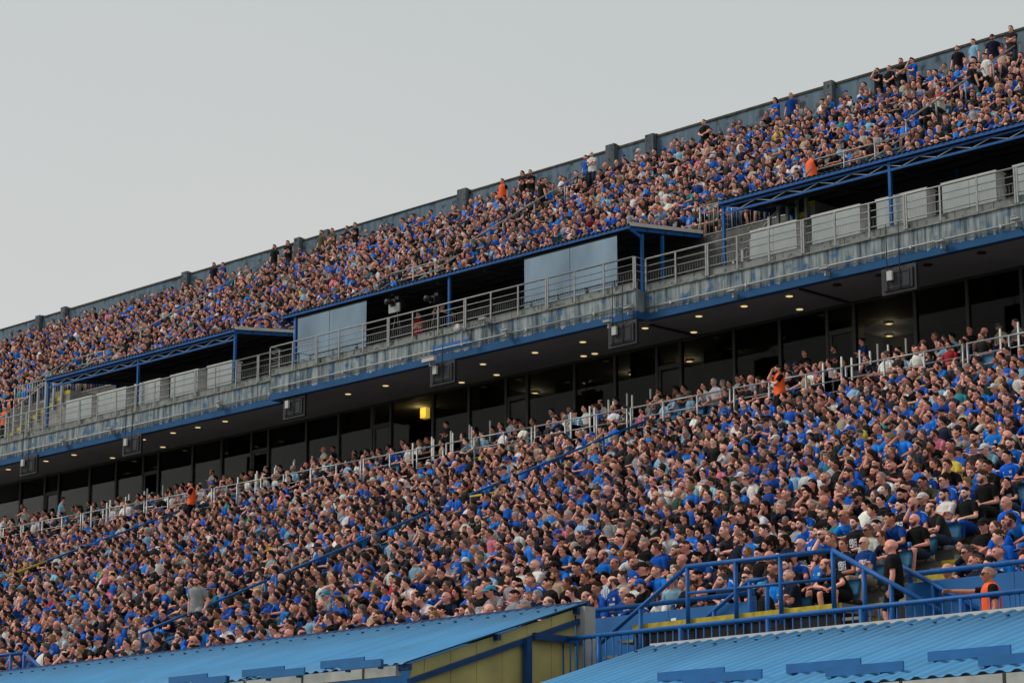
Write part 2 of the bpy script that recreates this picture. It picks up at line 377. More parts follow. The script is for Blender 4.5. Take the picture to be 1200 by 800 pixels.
def cap_mesh(nu, nv):
    d, f = head_grid(nu, nv); p = head_shape(d)
    m = p[:, 2] > np.interp(np.abs(np.arctan2(p[:, 0], -p[:, 1])), [0, 1.2, math.pi], [.052, .040, .005])
    n = unit_rows(p * V(1 / .076, 1 / .097, 1 / .116) ** 2)
    q = p + n * np.where(m, .020, -.006)[:, None]
    keep = m[f].any(1); used = np.unique(f[keep]); mp = -np.ones(len(p), int); mp[used] = np.arange(len(used))
    v, ff = q[used], mp[f[keep]]
    k = 7; a = np.linspace(-1.15, 1.15, k)                # the peak
    inner = np.stack([.088 * np.sin(a), -.100 * np.cos(a) + .0, np.full(k, .050)], 1)
    outer = np.stack([.082 * np.sin(a), -.100 * np.cos(a) - .072 * np.cos(a) ** .5, .030 - .012 * np.abs(np.sin(a))], 1)
    bv = np.vstack([inner, outer, inner - V(0, 0, .008), outer - V(0, 0, .008)]); bf = []
    for i in range(k - 1):
        for s, (a0, b0) in ((1, (0, k)), (-1, (2 * k, 3 * k))):
            q4 = (a0 + i, a0 + i + 1, b0 + i + 1, b0 + i)
            if s > 0: bf += [(q4[0], q4[2], q4[1]), (q4[0], q4[3], q4[2])]
            else: bf += [(q4[0], q4[1], q4[2]), (q4[0], q4[2], q4[3])]
        bf += [(k + i, 3 * k + i + 1, k + i + 1), (k + i, 3 * k + i, 3 * k + i + 1)]
    return join([(v, ff), (bv, np.array(bf, int))])

def rot(yaw, pitch=0, roll=0):
    cy, sy, cp, sp, cr, sr = math.cos(yaw), math.sin(yaw), math.cos(pitch), math.sin(pitch), math.cos(roll), math.sin(roll)
    Z = np.array([[cy, -sy, 0], [sy, cy, 0], [0, 0, 1]]); X = np.array([[1, 0, 0], [0, cp, -sp], [0, sp, cp]]); Y = np.array([[cr, 0, sr], [0, 1, 0], [-sr, 0, cr]])
    return Z @ X @ Y

# poses: lean (forward, degrees), left/right hand targets relative to the body, legs
# hand targets are in torso space (x, forward, up from the pelvis); 'k' marks hands resting on the knees
POSES = {
    'hands_on_thighs': dict(lean=4, L=(.12, .30, .10), R=(-.12, .30, .10), pole=(.5, -.6, -.5)),
    'leaning_clasped': dict(lean=34, L=(.045, .46, .12), R=(-.045, .46, .12), pole=(.9, .0, -.5)),
    'hand_on_chin':    dict(lean=22, L=(.02, .30, .11), R=(-.03, .23, .535), pole=(.30, .35, -1.)),
    'arms_folded':     dict(lean=5, L=(-.09, .165, .28), R=(.09, .185, .25), pole=(.9, -.2, -.6)),
    'hands_at_mouth':  dict(lean=24, L=(.03, .23, .52), R=(-.03, .23, .52), pole=(.35, .35, -1.)),
    'hands_in_lap':    dict(lean=12, L=(.05, .25, .085), R=(-.05, .25, .085), pole=(.6, -.6, -.5)),
    'elbows_on_knees': dict(lean=44, L=(.13, .44, .06), R=(-.12, .44, .09), pole=(.9, .1, -.3)),
    'hand_on_cheek':   dict(lean=14, L=(.10, .28, .10), R=(-.085, .15, .58), pole=(.35, .5, -1.)),
    'slouching':       dict(lean=-8, L=(.15, .27, .12), R=(-.07, .24, .14), pole=(.7, -.5, -.4)),
    'holding_phone':   dict(lean=10, L=(.03, .33, .36), R=(-.03, .33, .36), pole=(.9, .2, -.6)),
    'arms_crossed_forward': dict(lean=28, L=(-.09, .33, .12), R=(.09, .35, .15), pole=(1., .1, -.4)),
    'standing':        dict(stand=1, lean=0, L=(.27, .03, -.10), R=(-.27, .03, -.10), pole=(.5, -.9, 0)),
    'standing_folded': dict(stand=1, lean=2, L=(-.09, .165, .28), R=(.09, .185, .25), pole=(.9, -.2, -.6)),
    'standing_chin':   dict(stand=1, lean=2, L=(-.10, .22, .30), R=(-.03, .20, .585), pole=(.35, .3, -1.)),
    'pointing':        dict(stand=1, lean=0, L=(.27, .03, -.10), R=(-.30, .52, .44), pole=(.5, -.9, -.3)),
    'standing_clasped': dict(stand=1, lean=3, L=(.02, .22, .06), R=(-.02, .22, .06), pole=(1., -.3, 0)),
    'walking_down':    dict(stand=1, lean=4, L=(.26, .10, -.06), R=(-.26, -.06, -.08), pole=(.5, -.9, 0), stride=.16),
    'at_camera':       dict(stand=1, lean=8, L=(.10, .42, .46), R=(-.10, .42, .48), pole=(.9, .1, -.6)),
}

def skeleton(pose, belly=0.):
    c = POSES[pose]; st = c.get('stand'); hz = .95 if st else .53
    le = math.radians(c['lean']); J = {}
    def sp(s, w=1.0):      # a point up the spine
        a = le * (.55 + .45 * s / .5)
        return V(0, -math.sin(a) * s, hz - .02 + math.cos(a) * s)
    J['spine'] = [sp(s) for s in (-.06, .06, .16, .27, .38, .45, .495, .53)]
    J['spineR'] = [(.168, .125), (.172, .128), (.160, .118 + .035 * belly), (.164, .116 + .03 * belly), (.182, .120), (.182, .108), (.140, .084), (.070, .066)]
    if st:
        J['spine'] = [sp(-.15)] + J['spine']; J['spineR'] = [(.178, .134)] + J['spineR']; J['spineR'][1] = (.176, .130)
    a = le * .95
    U_ = V(0, -math.sin(a), math.cos(a)); Fw = V(0, -math.cos(a), -math.sin(a))
    nb = sp(.52); J['neck'] = [nb - U_ * .03, nb + U_ * .05 + Fw * .012, nb + U_ * .11 + Fw * .022]
    J['head'] = nb + U_ * .095 + V(0, -.03, .052)
    for sd, s in (('L', 1), ('R', -1)):
        S = sp(.445) + V(s * .166, 0, 0)
        t = c[sd]; a2 = le * .75
        H = V(t[0], 0, hz) + V(0, -math.cos(le * .0) * t[1], t[2]) + V(0, -math.sin(le) * max(t[2] - .2, 0) * .75, -(1 - math.cos(le)) * max(t[2] - .2, 0))
        po = c['pole']; E, H = ik(S, H, .285, .255, V(s * po[0], -po[1], po[2]))
        J['arm' + sd] = (S, E, H)
        if st:
            k = c.get('stride', .03) * (1 if s > 0 else -1)
            hip = V(s * .09, 0, hz - .02); ank = V(s * .11, -k, .085 + (abs(k) > .1 and s > 0) * .10)
            K, ank = ik(hip, ank, .44, .43, V(s * .1, -1, 0)); J['leg' + sd] = (hip, K, ank)
        else:
            hip = V(s * .085, .0, hz - .05); ank = V(s * (.12 if c['lean'] < 30 else .15), -.40, .085)
            K, ank = ik(hip, ank, .45, .43, V(s * .35, -1, 1)); J['leg' + sd] = (hip, K, ank)
    return J

SKIN, SHIRT, TROU, SHOE, SLEEVE = 0, 1, 2, 3, 4
def body_parts(pose, hi, belly=0., shorts=True, sleeve=.62, female=False, lo=False, legs=True):
    """the lofts of one figure without the head: list of (verts, faces, region)"""
    J = skeleton(pose, belly); out = []
    step = .022 if hi else 9.; ns = 20 if hi else 6 if lo else 8; na = 12 if hi else 4 if lo else 5
    def add(P, R, n, reg, hint=(0, 1, 0)):
        R = np.asarray(R, float)
        if R.ndim == 1: R = np.stack([R, R], 1)
        P = np.asarray(P, float)
        if hi: P, R = resample(P, R, step)
        v, f = tube(P, R, n, hint); out.append((v, f, reg))
    R = np.array(J['spineR']) * (.90 if female else 1.)
    P = np.array(J['spine'])
    if not hi: P, R = np.delete(P, 1, 0), np.delete(R, 1, 0)
    add(P, R, ns, SHIRT)
    nk = J['neck'] if hi else J['neck'][::2]; add(nk, [(.062, .064), (.056, .060), (.054, .060)][:len(nk)], 12 if hi else 5, SKIN)
    for sd in 'LR':
        S, E, H = J['arm' + sd]; s = 1 if sd == 'L' else -1
        m = S + (E - S) * sleeve
        add([S - (E - S) * .05 - V(s * .035, 0, 0), S + (E - S) * .06, S + (E - S) * .3, m], [.045, .056, .056, .056], na, SLEEVE)
        add([m - (E - S) * .04, E, E + (H - E) * .25, H], [.043, .040, .042, .028], na, SKIN)
        d = unit(H - E); side = unit(np.cross(d, V(s * .55, .1, 1)) + V(1e-3, 0, 0)); up = np.cross(side, d)
        if hi:
            palm = H + d * .04
            add([H - d * .01, H + d * .03, H + d * .085], [(.030, .020), (.042, .018), (.038, .013)], 10, SKIN, hint=tuple(up))
            for i, (o, L) in enumerate(((-.030, .062), (-.010, .074), (.011, .070), (.030, .054))):
                b = H + d * .080 + side * o
                k1 = b + d * L * .42 - up * .010; k2 = b + d * L * .58 - up * .034; k3 = b + d * L * .42 - up * .052
                v, f = tube([b - d * .01, k1, k2, k3], [.0095, .0092, .0085, .0075], 7, tuple(side)); out.append((v, f, SKIN))
            b = H + d * .025 + side * s * .032
            v, f = tube([b, b + d * .028 + side * s * .022 - up * .008, b + d * .055 + side * s * .024 - up * .018], [.013, .011, .009], 7, tuple(up)); out.append((v, f, SKIN))
        else:
            add([H, H + d * .11 - V(0, 0, .02)], [(.034, .024), (.036, .022)], na, SKIN, hint=tuple(up))
        hip, K, A = J['leg' + sd]
        th = [(.092, .092), (.084, .084), (.066, .066)]
        k = .92 if shorts else 1.
        add([hip - (K - hip) * .06, hip + (K - hip) * .35, hip + (K - hip) * k], th, na + 2, TROU, hint=(1, 0, 0))
        if not legs: continue
        if shorts:
            add([hip + (K - hip) * .80, K, K + (A - K) * .3, A], [.058, .056, .055, .038], na, SKIN, hint=(1, 0, 0))
        else:
            add([hip + (K - hip) * .88, K, K + (A - K) * .4, A + (K - A) * .05], [.070, .066, .060, .052], na, TROU, hint=(1, 0, 0))
            add([K + (A - K) * .8, A], [.040, .036], 6, SKIN, hint=(1, 0, 0))
        fw = unit(V((A[0]) * .5, -1, 0))
        t0 = A - fw * .05 - V(0, 0, .045)
        add([t0, A + V(0, 0, -.035) + fw * .03, A + V(0, 0, -.055) + fw * .12, A + V(0, 0, -.062) + fw * .19], [(.035, .035), (.042, .048), (.046, .030), (.034, .020)], 10 if hi else 6, SHOE, hint=(1, 0, 0))
    return out, J

def new_mesh(name, v, f, smooth=True):
    me = bpy.data.meshes.new(name)
    v = np.ascontiguousarray(v, np.float32); f = np.ascontiguousarray(f, np.int32)
    me.vertices.add(len(v)); me.vertices.foreach_set('co', v.ravel())
    me.loops.add(f.size); me.loops.foreach_set('vertex_index', f.ravel())
    me.polygons.add(len(f)); me.polygons.foreach_set('loop_start', np.arange(len(f), dtype=np.int32) * f.shape[1])
    if smooth: me.polygons.foreach_set('use_smooth', np.ones(len(f), bool))
    me.update(calc_edges=True)
    return me

def tris_of(me):
    me.calc_loop_triangles()
    t = np.empty(len(me.loop_triangles) * 3, np.int32); me.loop_triangles.foreach_get('vertices', t)
    v = np.empty(len(me.vertices) * 3, np.float32); me.vertices.foreach_get('co', v)
    return v.reshape(-1, 3).astype(float), t.reshape(-1, 3)

_templates = {}
def template(pose, hyaw, hpitch, belly, shorts, female, fine=True):
    """near figure: one continuous skin, with shirt, trousers and shoes as shells over it"""
    key = (pose, hyaw, hpitch, belly, shorts, female, fine)
    if key in _templates: return _templates[key]
    parts, J = body_parts(pose, True, belly, shorts, .62, female)
    Rh = rot(math.radians(hyaw), math.radians(hpitch)); C = J['head']
    d, f = head_grid(44, 36); hs = (1.0 if female else 1.06)
    hp = head_shape(d) * hs
    allp = [(v, ff) for v, ff, r in parts] + [(hp @ Rh.T + C, f)]
    v, ff = join(allp)
    src = np.vstack([v_ for v_, _, _ in parts] + [hp @ Rh.T + C])
    reg = np.concatenate([np.full(len(v_), r) for v_, _, r in parts] + [np.full(len(hp), 9)])
    ob = bpy.data.objects.new('tmp', new_mesh('tmp', v, ff)); bpy.context.scene.collection.objects.link(ob)
    m = ob.modifiers.new('r', 'REMESH'); m.mode = 'VOXEL'; m.voxel_size = .0085 if fine else .014
    m = ob.modifiers.new('d', 'DECIMATE'); m.ratio = .17 if fine else .3
    dg = bpy.context.evaluated_depsgraph_get(); dg.update()
    me = ob.evaluated_get(dg).to_mesh(); bv, bf = tris_of(me)
    nrm = np.empty(len(me.vertices) * 3, np.float32); me.vertices.foreach_get('normal', nrm); nrm = nrm.reshape(-1, 3).astype(float)
    ob.evaluated_get(dg).to_mesh_clear()
    tm = ob.data; bpy.data.objects.remove(ob); bpy.data.meshes.remove(tm)
    kd = mathutils.kdtree.KDTree(len(src))
    for i, p in enumerate(src): kd.insert(p, i)
    kd.balance()
    vt = np.array([reg[kd.find(p)[1]] for p in bv])
    st = POSES[pose].get('stand'); lowz = (bv[:, 2] < .95 - .14) if st else ((bv[:, 2] < .53 - .02) | ((vt == TROU) & (bv[:, 1] < -.12)))
    trunk = (vt == SHIRT) | (vt == TROU)
    vt = np.where(trunk, np.where(lowz, TROU, SHIRT), vt)
    vr = np.where(vt == SLEEVE, SHIRT, vt)
    loc = ((bv - C) @ Rh) / hs                                       # head space
    fc = loc[bf].mean(1); isH = (vr[bf] == 9).sum(1) >= 2
    mat = np.zeros(len(bf), int)
    ax = np.abs(fc[:, 0])
    mat[isH & (fc[:, 1] < -.04) & (np.abs(ax - .031) < .016) & (np.abs(fc[:, 2] - .010) < .0075)] = 1   # eyes
    mat[isH & (fc[:, 1] < -.04) & (np.abs(ax - .032) < .021) & (np.abs(fc[:, 2] - .030) < .006)] = 2    # brows
    mat[isH & (fc[:, 1] < -.06) & (ax < .024) & (np.abs(fc[:, 2] + .062) < .0075)] = 3                 # lips
    body = new_mesh('body', bv, bf); body.polygons.foreach_set('material_index', mat.astype(np.int32))
    res = dict(body=body, C=C, R=Rh, hs=hs)
    for nm, rg, off in (('shirt', SHIRT, .013), ('trousers', TROU, .010), ('shoe_l', SHOE, .006), ('shoe_r', SHOE, .006)):
        keep = (vr[bf] == rg).sum(1) >= 2
        if rg == SHOE: keep &= (bv[bf][:, :, 0].mean(1) > 0) == (nm == 'shoe_l')
        used = np.unique(bf[keep]); mp = -np.ones(len(bv), int); mp[used] = np.arange(len(used))
        if not len(used): continue
        sv = bv[used] + nrm[used] * off
        me2 = new_mesh(nm, sv, mp[bf[keep]])
        if nm == 'shirt':                                            # where on the chest: across, up the torso
            sp0, sp1 = np.array(J['spine'][0]), np.array(J['spine'][-1]); ax_ = unit(sp1 - sp0)
            h = (sv - sp0) @ ax_
            front = (sv - sp0) @ np.cross(V(1, 0, 0), ax_)
            at_ = me2.attributes.new('torso', 'FLOAT_VECTOR', 'POINT')
            at_.data.foreach_set('vector', np.stack([sv[:, 0], front, h], 1).astype(np.float32).ravel())
        res[nm] = me2
    keep = (vt[bf] == SHIRT).sum(1) >= 2                             # a sleeveless vest over the shirt
    used = np.unique(bf[keep]); mp = -np.ones(len(bv), int); mp[used] = np.arange(len(used))
    res['vest'] = new_mesh('vest', bv[used] + nrm[used] * .024, mp[bf[keep]])
    _templates[key] = res
    return res
M = {}
M['concrete'] = stained('weathered_concrete', [(.20, .20, .19), (.30, .30, .28), (.14, .14, .12)])
M['step'] = mat('terrace_concrete', (.23, .225, .21), .9, var=.25, scale=3.)
M['yellow'] = mat('worn_yellow_paint', (.46, .36, .03), .8, var=.35, scale=7.)
M['soffit'] = mat('dark_soffit', (.26, .25, .26), .8, var=.10, scale=.6)
M['fascia'] = stained('peeling_fascia', [(.055, .08, .10), (.33, .375, .385), (.04, .12, .24)], scale=(2.2, 2.2, .22), band=(18.62, (.018, .070, .165), .42, 1), fine=2.0, contrast=(.38, .60))
M['upstand'] = stained('grey_upstand', [(.17, .185, .18), (.28, .295, .285), (.09, .10, .09)], scale=(1., 1., .4))
M['wall'] = stained('painted_rear_wall', [(.075, .125, .175), (.16, .22, .27), (.05, .065, .075)], scale=(1.3, 1.3, .10), band=(31.22, (.035, .035, .028), -.75, -1), fine=2.2)
M['pilaster'] = stained('pilaster_concrete', [(.06, .08, .10), (.14, .16, .17), (.04, .04, .035)], scale=(1.6, 1.6, .15))
M['coping'] = mat('mossy_coping', (.065, .062, .045), .95, var=.5, scale=5.)
M['steel'] = mat('galvanised_rail', (.27, .28, .27), .5, .4, var=.15, scale=9.)
M['silver'] = mat('silver_rail', (.30, .32, .33), .42, .4, var=.10, scale=9.)
M['blue'] = mat('blue_steel_paint', (.004, .092, .32), .5, var=.22, scale=5., spec=.25)
M['navy'] = mat('dark_blue_steel', (.006, .045, .15), .45, var=.2, scale=5.)
M['panel'] = mat('blue_parapet_panel', (.008, .125, .37), .45, var=.16, scale=1.6)
M['roof'] = stained('light_blue_sheet', [(.050, .235, .47), (.072, .295, .56), (.06, .235, .44)], scale=(1.3, .10, .10), rough=.5, fine=.9)
M['roofstrip'] = mat('snow_guard_blue', (.008, .13, .36), .5, var=.12, scale=3.)
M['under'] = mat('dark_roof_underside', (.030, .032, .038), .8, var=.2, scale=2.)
M['pale'] = mat('pale_roof_trim', (.55, .55, .53), .6, var=.12, scale=4.)
M['zinc'] = mat('zinc_gutter', (.42, .43, .42), .5, .3, var=.15, scale=4.)
M['frontwall'] = stained('dark_front_wall', [(.09, .09, .085), (.14, .14, .13), (.06, .06, .05)])
M['undershade'] = mat('undercroft_shade', (.012, .012, .013), .95, var=.3)  # near black: shade of the open undercroft put into the colour
M['yellowboard'] = mat('olive_yellow_boarding', (.47, .41, .16), .7, var=.18, scale=1.4)
M['white'] = mat('white_paint', (.86, .86, .84), .55, var=.08, scale=5.)
M['whiteplastic'] = mat('white_plastic', (.50, .50, .48), .4, var=.05)
M['blackplastic'] = mat('black_plastic', (.018, .018, .02), .45, var=.1)
M['frost'] = mat('frosted_desk_front', (.36, .40, .40), .35, var=.10, scale=2.)
M['desktop'] = mat('pale_desk_top', (.50, .50, .47), .5, var=.1)
M['mullion'] = mat('dark_bronze_mullion', (.035, .035, .036), .5, .3, var=.1)
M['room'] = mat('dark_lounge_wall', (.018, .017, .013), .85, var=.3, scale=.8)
M['column'] = mat('olive_plaster_column', (.16, .15, .09), .85, var=.15, scale=1.)
M['glass'] = glass('tinted_glass', (.55, .56, .55), .0, ior=1.16)
M['screen'] = glass('press_box_glass', (.45, .50, .53), .08, .08, gcol=(.56, .74, .90), refl_var=.42)
M['clear'] = glass('clear_glass', (.86, .88, .88), .02)
M['seat'] = mat('light_blue_seat_plastic', (.06, .27, .50), .4, var=.10, scale=4.)
M['seatdark'] = mat('royal_blue_seat_plastic', (.01, .10, .42), .4, var=.10, scale=4.)
M['lamp'] = glow('warm_downlight', (1., .76, .34), .85)
M['lampoff'] = mat('unlit_downlight', (.02, .02, .02), .4, var=0)
M['sconce'] = glow('yellow_wall_lamp', (1., .66, .10), 1.5)
M['cable'] = mat('grey_conduit', (.34, .36, .37), .5, .2, var=.1)
M['grass'] = mat('pitch_grass', (.045, .11, .025), .9, var=.25, scale=1.2)
M['track'] = mat('track_surface', (.16, .15, .145), .9, var=.15, scale=1.)

XL, XR = -128.0, -12.0
GROUND = -1.8
# ---------------------------------------------------------------- setting
def sheet(name, x0, x1, y0, y1, z, m):
    me = bpy.data.meshes.new(name); me.from_pydata([(x0, y0, z), (x1, y0, z), (x1, y1, z), (x0, y1, z)], [], [(0, 1, 2, 3)]); me.update(); me.materials.append(m)
    o = bpy.data.objects.new(name, me); COL.objects.link(o); return tag(o, kind='structure')
sheet('ground', -900, 900, -900, 900, GROUND, M['track'])
sheet('pitch', -120, 20, -48, 20, GROUND + .004, M['grass'])

N1, T1, R1, Y1, Z1 = 28, .80, .34, 32.6, 4.2          # lower tier
def floor1(i): return Z1 + R1 * i
def rowY1(i): return Y1 + T1 * i
prof = [(Y1 - .12, 2.6), (Y1 - .12, Z1)]
for i in range(N1): prof += [(rowY1(i), floor1(i)), (rowY1(i + 1), floor1(i))]
prof += [(rowY1(N1) + .0, 11.0)]
# solid under the steps: strips so that every face stays a quad
def stepped(name, pts, back, m, x0=XL, x1=XR):
    v, f = [], []
    for y, z in pts: v += [(x0, y, z), (x1, y, z)]
    for i in range(len(pts) - 1): f.append((2 * i, 2 * i + 1, 2 * i + 3, 2 * i + 2))
    me = bpy.data.meshes.new(name); me.from_pydata(v, [], [q[::-1] for q in f]); me.update()
    bm = bmesh.new(); bm.from_mesh(me)
    for fc in bm.faces:
        if fc.normal.z < -.01 or (abs(fc.normal.z) < .01 and fc.normal.y > 0): fc.normal_flip()
    bm.to_mesh(me); bm.free(); me.materials.append(m)
    o = bpy.data.objects.new(name, me); COL.objects.link(o); return tag(o, kind='structure')
lower = stepped('lower_terrace', [(Y1 - .12, 2.2), (Y1 - .12, Z1 - .004)] + [q for i in range(N1) for q in ((rowY1(i), floor1(i)), (rowY1(i + 1), floor1(i)))] + [(rowY1(N1), 14.08)], 0, M['step'])
box('gangway', (XL, 29.6, 3.05), (XR, 32.45, 3.3), M['step']); tag(bpy.data.objects['gangway'], kind='structure')
AIS1 = [(-26.3, -25.1), (-49.4, -48.2), (-72.2, -71.0), (-95.2, -94.0)]
me_n = None
for a0, a1 in AIS1[:3]:
    for i in range(0 if a0 < -30 else 2, N1 - 1):
        box('step', (a0, rowY1(i) + .42, floor1(i) + .003), (a1, rowY1(i + 1) - .004, floor1(i) + R1 / 2), M['step'], lower)
        box('step_edge', (a0, rowY1(i + 1) - .006, floor1(i) + R1 / 2 + .02), (a1, rowY1(i + 1) + .07, floor1(i + 1) + .006), M['yellow'], lower)
# executive terrace behind the silver railing
ZV, RV, TV = 14.10, .34, .90
vip = stepped('executive_terrace', [(55.003, 13.2)] + [q for i in range(4) for q in ((55.0 + TV * i, ZV + RV * i), (55.0 + TV * (i + 1), ZV + RV * i))] + [(64.0, ZV + RV * 3 + .001)], 0, M['step'])
# slab with soffit and fascia, lounge behind the glazing
YF, YF2, ZS, ZFT, ZU = 56.0, 55.5, 18.19, 19.07, 19.36
XB0, XB1 = -68.72, -50.36
box('soffit_slab', (XL, YF + .02, ZS), (XR, 64.0, ZS + .5), M['soffit']); tag(bpy.data.objects['soffit_slab'], kind='structure')
box('soffit_slab_bay', (XB0 + .02, YF2 + .02, ZS + .002), (XB1 - .02, YF + .018, ZS + .5), M['soffit']); bpy.data.objects['soffit_slab_bay'].name = 'bay_soffit'; tag(bpy.data.objects['bay_soffit'], kind='structure')
def wallthing(name, lo, hi, m, label, cat='wall'):
    o = box(name, lo, hi, m); return tag(o, label, cat)
fasc = empty('balcony_fascia', (-60, YF, ZS), 'long peeling blue and white concrete fascia below the balcony railing', 'fascia')
box('fascia_panel', (XL, YF, ZS - .03), (XB0, YF + .25, ZFT), M['fascia'], fasc)
box('fascia_panel', (XB0, YF2, ZS - .03), (XB1, YF2 + .25, ZFT), M['fascia'], fasc)
box('fascia_panel', (XB1, YF, ZS - .03), (XR, YF + .25, ZFT), M['fascia'], fasc)
box('fascia_return', (XB1 - .25, YF2 + .252, ZS - .028), (XB1 - .002, YF + .02, ZFT - .002), M['fascia'], fasc)
box('fascia_return', (XB0 + .002, YF2 + .252, ZS - .028), (XB0 + .25, YF + .02, ZFT - .002), M['fascia'], fasc)
for x0, x1, y in ((XL, XB0, YF), (XB0, XB1, YF2), (XB1, XR, YF)):
    box('drip_edge', (x0 + .003, y - .05, ZFT), (x1 - .003, y + .20, ZFT + .045), M['concrete'], fasc)
    n = int((x1 - x0) / 1.32)
    for i in range(n):
        a = x0 + (x1 - x0) * i / n; b = x0 + (x1 - x0) * (i + 1) / n
        box('upstand_panel', (a + .012, y + .03, ZFT + .047), (b - .012, y + .11, ZU), M['upstand'], fasc)
    box('blue_patch', (x0 + (x1 - x0) * .48, y - .012, ZS + .30), (x0 + (x1 - x0) * .48 + 1.9, y - .002, ZS + .58), M['panel'], fasc)
box('balcony_deck', (XL, YF + .26, 18.9), (XR, 60.1, 19.12), M['concrete']); tag(bpy.data.objects['balcony_deck'], kind='structure')
box('bay_deck', (XB0 + .26, YF2 + .26, 18.9), (XB1 - .26, YF + .258, 19.12), M['concrete']); tag(bpy.data.objects['bay_deck'], kind='structure')

# lounge
YG = 58.85
lg = empty('lounge_interior', (-60, 62, 15.12), 'dark lounge with olive columns behind the glazed front', 'room')
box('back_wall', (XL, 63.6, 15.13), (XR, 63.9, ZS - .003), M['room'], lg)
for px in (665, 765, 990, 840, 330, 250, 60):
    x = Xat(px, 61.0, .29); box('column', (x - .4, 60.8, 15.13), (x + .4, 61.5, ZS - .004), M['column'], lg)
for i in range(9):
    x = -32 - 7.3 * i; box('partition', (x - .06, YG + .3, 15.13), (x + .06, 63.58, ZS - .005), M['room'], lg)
gf = empty('glazed_front', (-60, YG, 15.12), 'dark bronze framed glazing between soffit and executive seats', 'glazed wall')
x = -92.0; gi = 0
while x < -30:
    w = (1.9, 1.9, 1.05, 2.3)[gi % 4]
    box('mullion', (x - .055, YG - .07, ZV + RV * 3 + .01), (x + .055, YG + .07, ZS - .002), M['mullion'], gf)
    box('pane', (x + .06, YG - .012, ZV + RV * 3 + .12), (x + w - .06, YG + .012, ZS - .10), M['glass'], gf)
    if gi % 4 == 2:
        box('door_frame', (x + .06, YG - .05, 17.25), (x + w - .06, YG + .05, 17.40), M['mullion'], gf)
        box('door_stile', (x + .07, YG - .045, 15.14), (x + .16, YG + .045, 17.245), M['mullion'], gf)
    box('transom', (x + .058, YG - .05, ZS - .10), (x + w - .058, YG + .05, ZS - .004), M['mullion'], gf)
    x += w; gi += 1
# soffit beams
for px, py in ((935, 337), (760, 379)):
    p = onplane(px, py, 0, ZS, 0); box('soffit_joint', (p[0] - .05, p[1] + .1, ZS - .05), (p[0] + .05, YG - .1, ZS - .002), M['mullion'], gf)

# upper tier
N2, T2, R2, Y2, Z2 = 16, .80, .52, 60.3, 21.92
def floor2(j): return Z2 + R2 * j
def rowY2(j): return Y2 + T2 * j
upper = stepped('upper_terrace', [(60.1, 19.1), (60.1, Z2 - .002)] + [q for j in range(N2) for q in ((rowY2(j), floor2(j)), (rowY2(j + 1), floor2(j)))], 0, M['step'])
fw_ = box('upper_front_wall', (XL, 60.06, 19.125), (XR, 60.096, Z2 - .004), M['frontwall']); tag(fw_, 'dark concrete wall below the upper tier behind the press desks', 'wall')
box('undercroft_shade_panel', (XL, 32.44, 3.305), (XR, 32.475, 4.17), M['undershade']); tag(bpy.data.objects['undercroft_shade_panel'], kind='structure')  # thin dark panel standing in for shade in the open undercroft
AIS2 = [(-46.6, -45.5), (-68.2, -67.1), (-90.6, -89.5)]
for a0, a1 in AIS2:
    for j in range(N2 - 1):
        box('step', (a0, rowY2(j) + .42, floor2(j) + .003), (a1, rowY2(j + 1) - .004, floor2(j) + R2 / 2), M['step'], upper)
YW, ZW = 73.1, 31.61
rw = empty('rear_wall', (-80, YW, 29.3), 'weathered blue grey concrete wall along the top of the upper tier', 'wall')
butt = [-122.5, -110.77, -108.31, -97.47, -88.45, -86.33, -76.76, -67.52, -65.25, -55.75, -45.2, -34.]
xs = [XL] + butt + [-26.]
for a, b in zip(xs[:-1], xs[1:]):
    wp = box('wall_panel', (a, YW, 25.0), (b, YW + .25, ZW - .08), M['wall'], rw)
    dz = RNG.uniform(-.02, .02)
    box('coping', (a + .004, YW - .04, ZW - .078), (b - .004, YW + .29, ZW + dz), M['coping'], wp)
for x in butt:
    w = RNG.uniform(.20, .30)
    bt = box('buttress', (x - w, YW - .24, 25.0), (x + w, YW - .042, ZW + RNG.uniform(.04, .13)), M['pilaster'], rw)
    box('buttress_cap', (x - w * .98, YW - .041, ZW + .03), (x + w * .98, YW + .3, ZW + RNG.uniform(.05, .10)), M['coping'], bt)

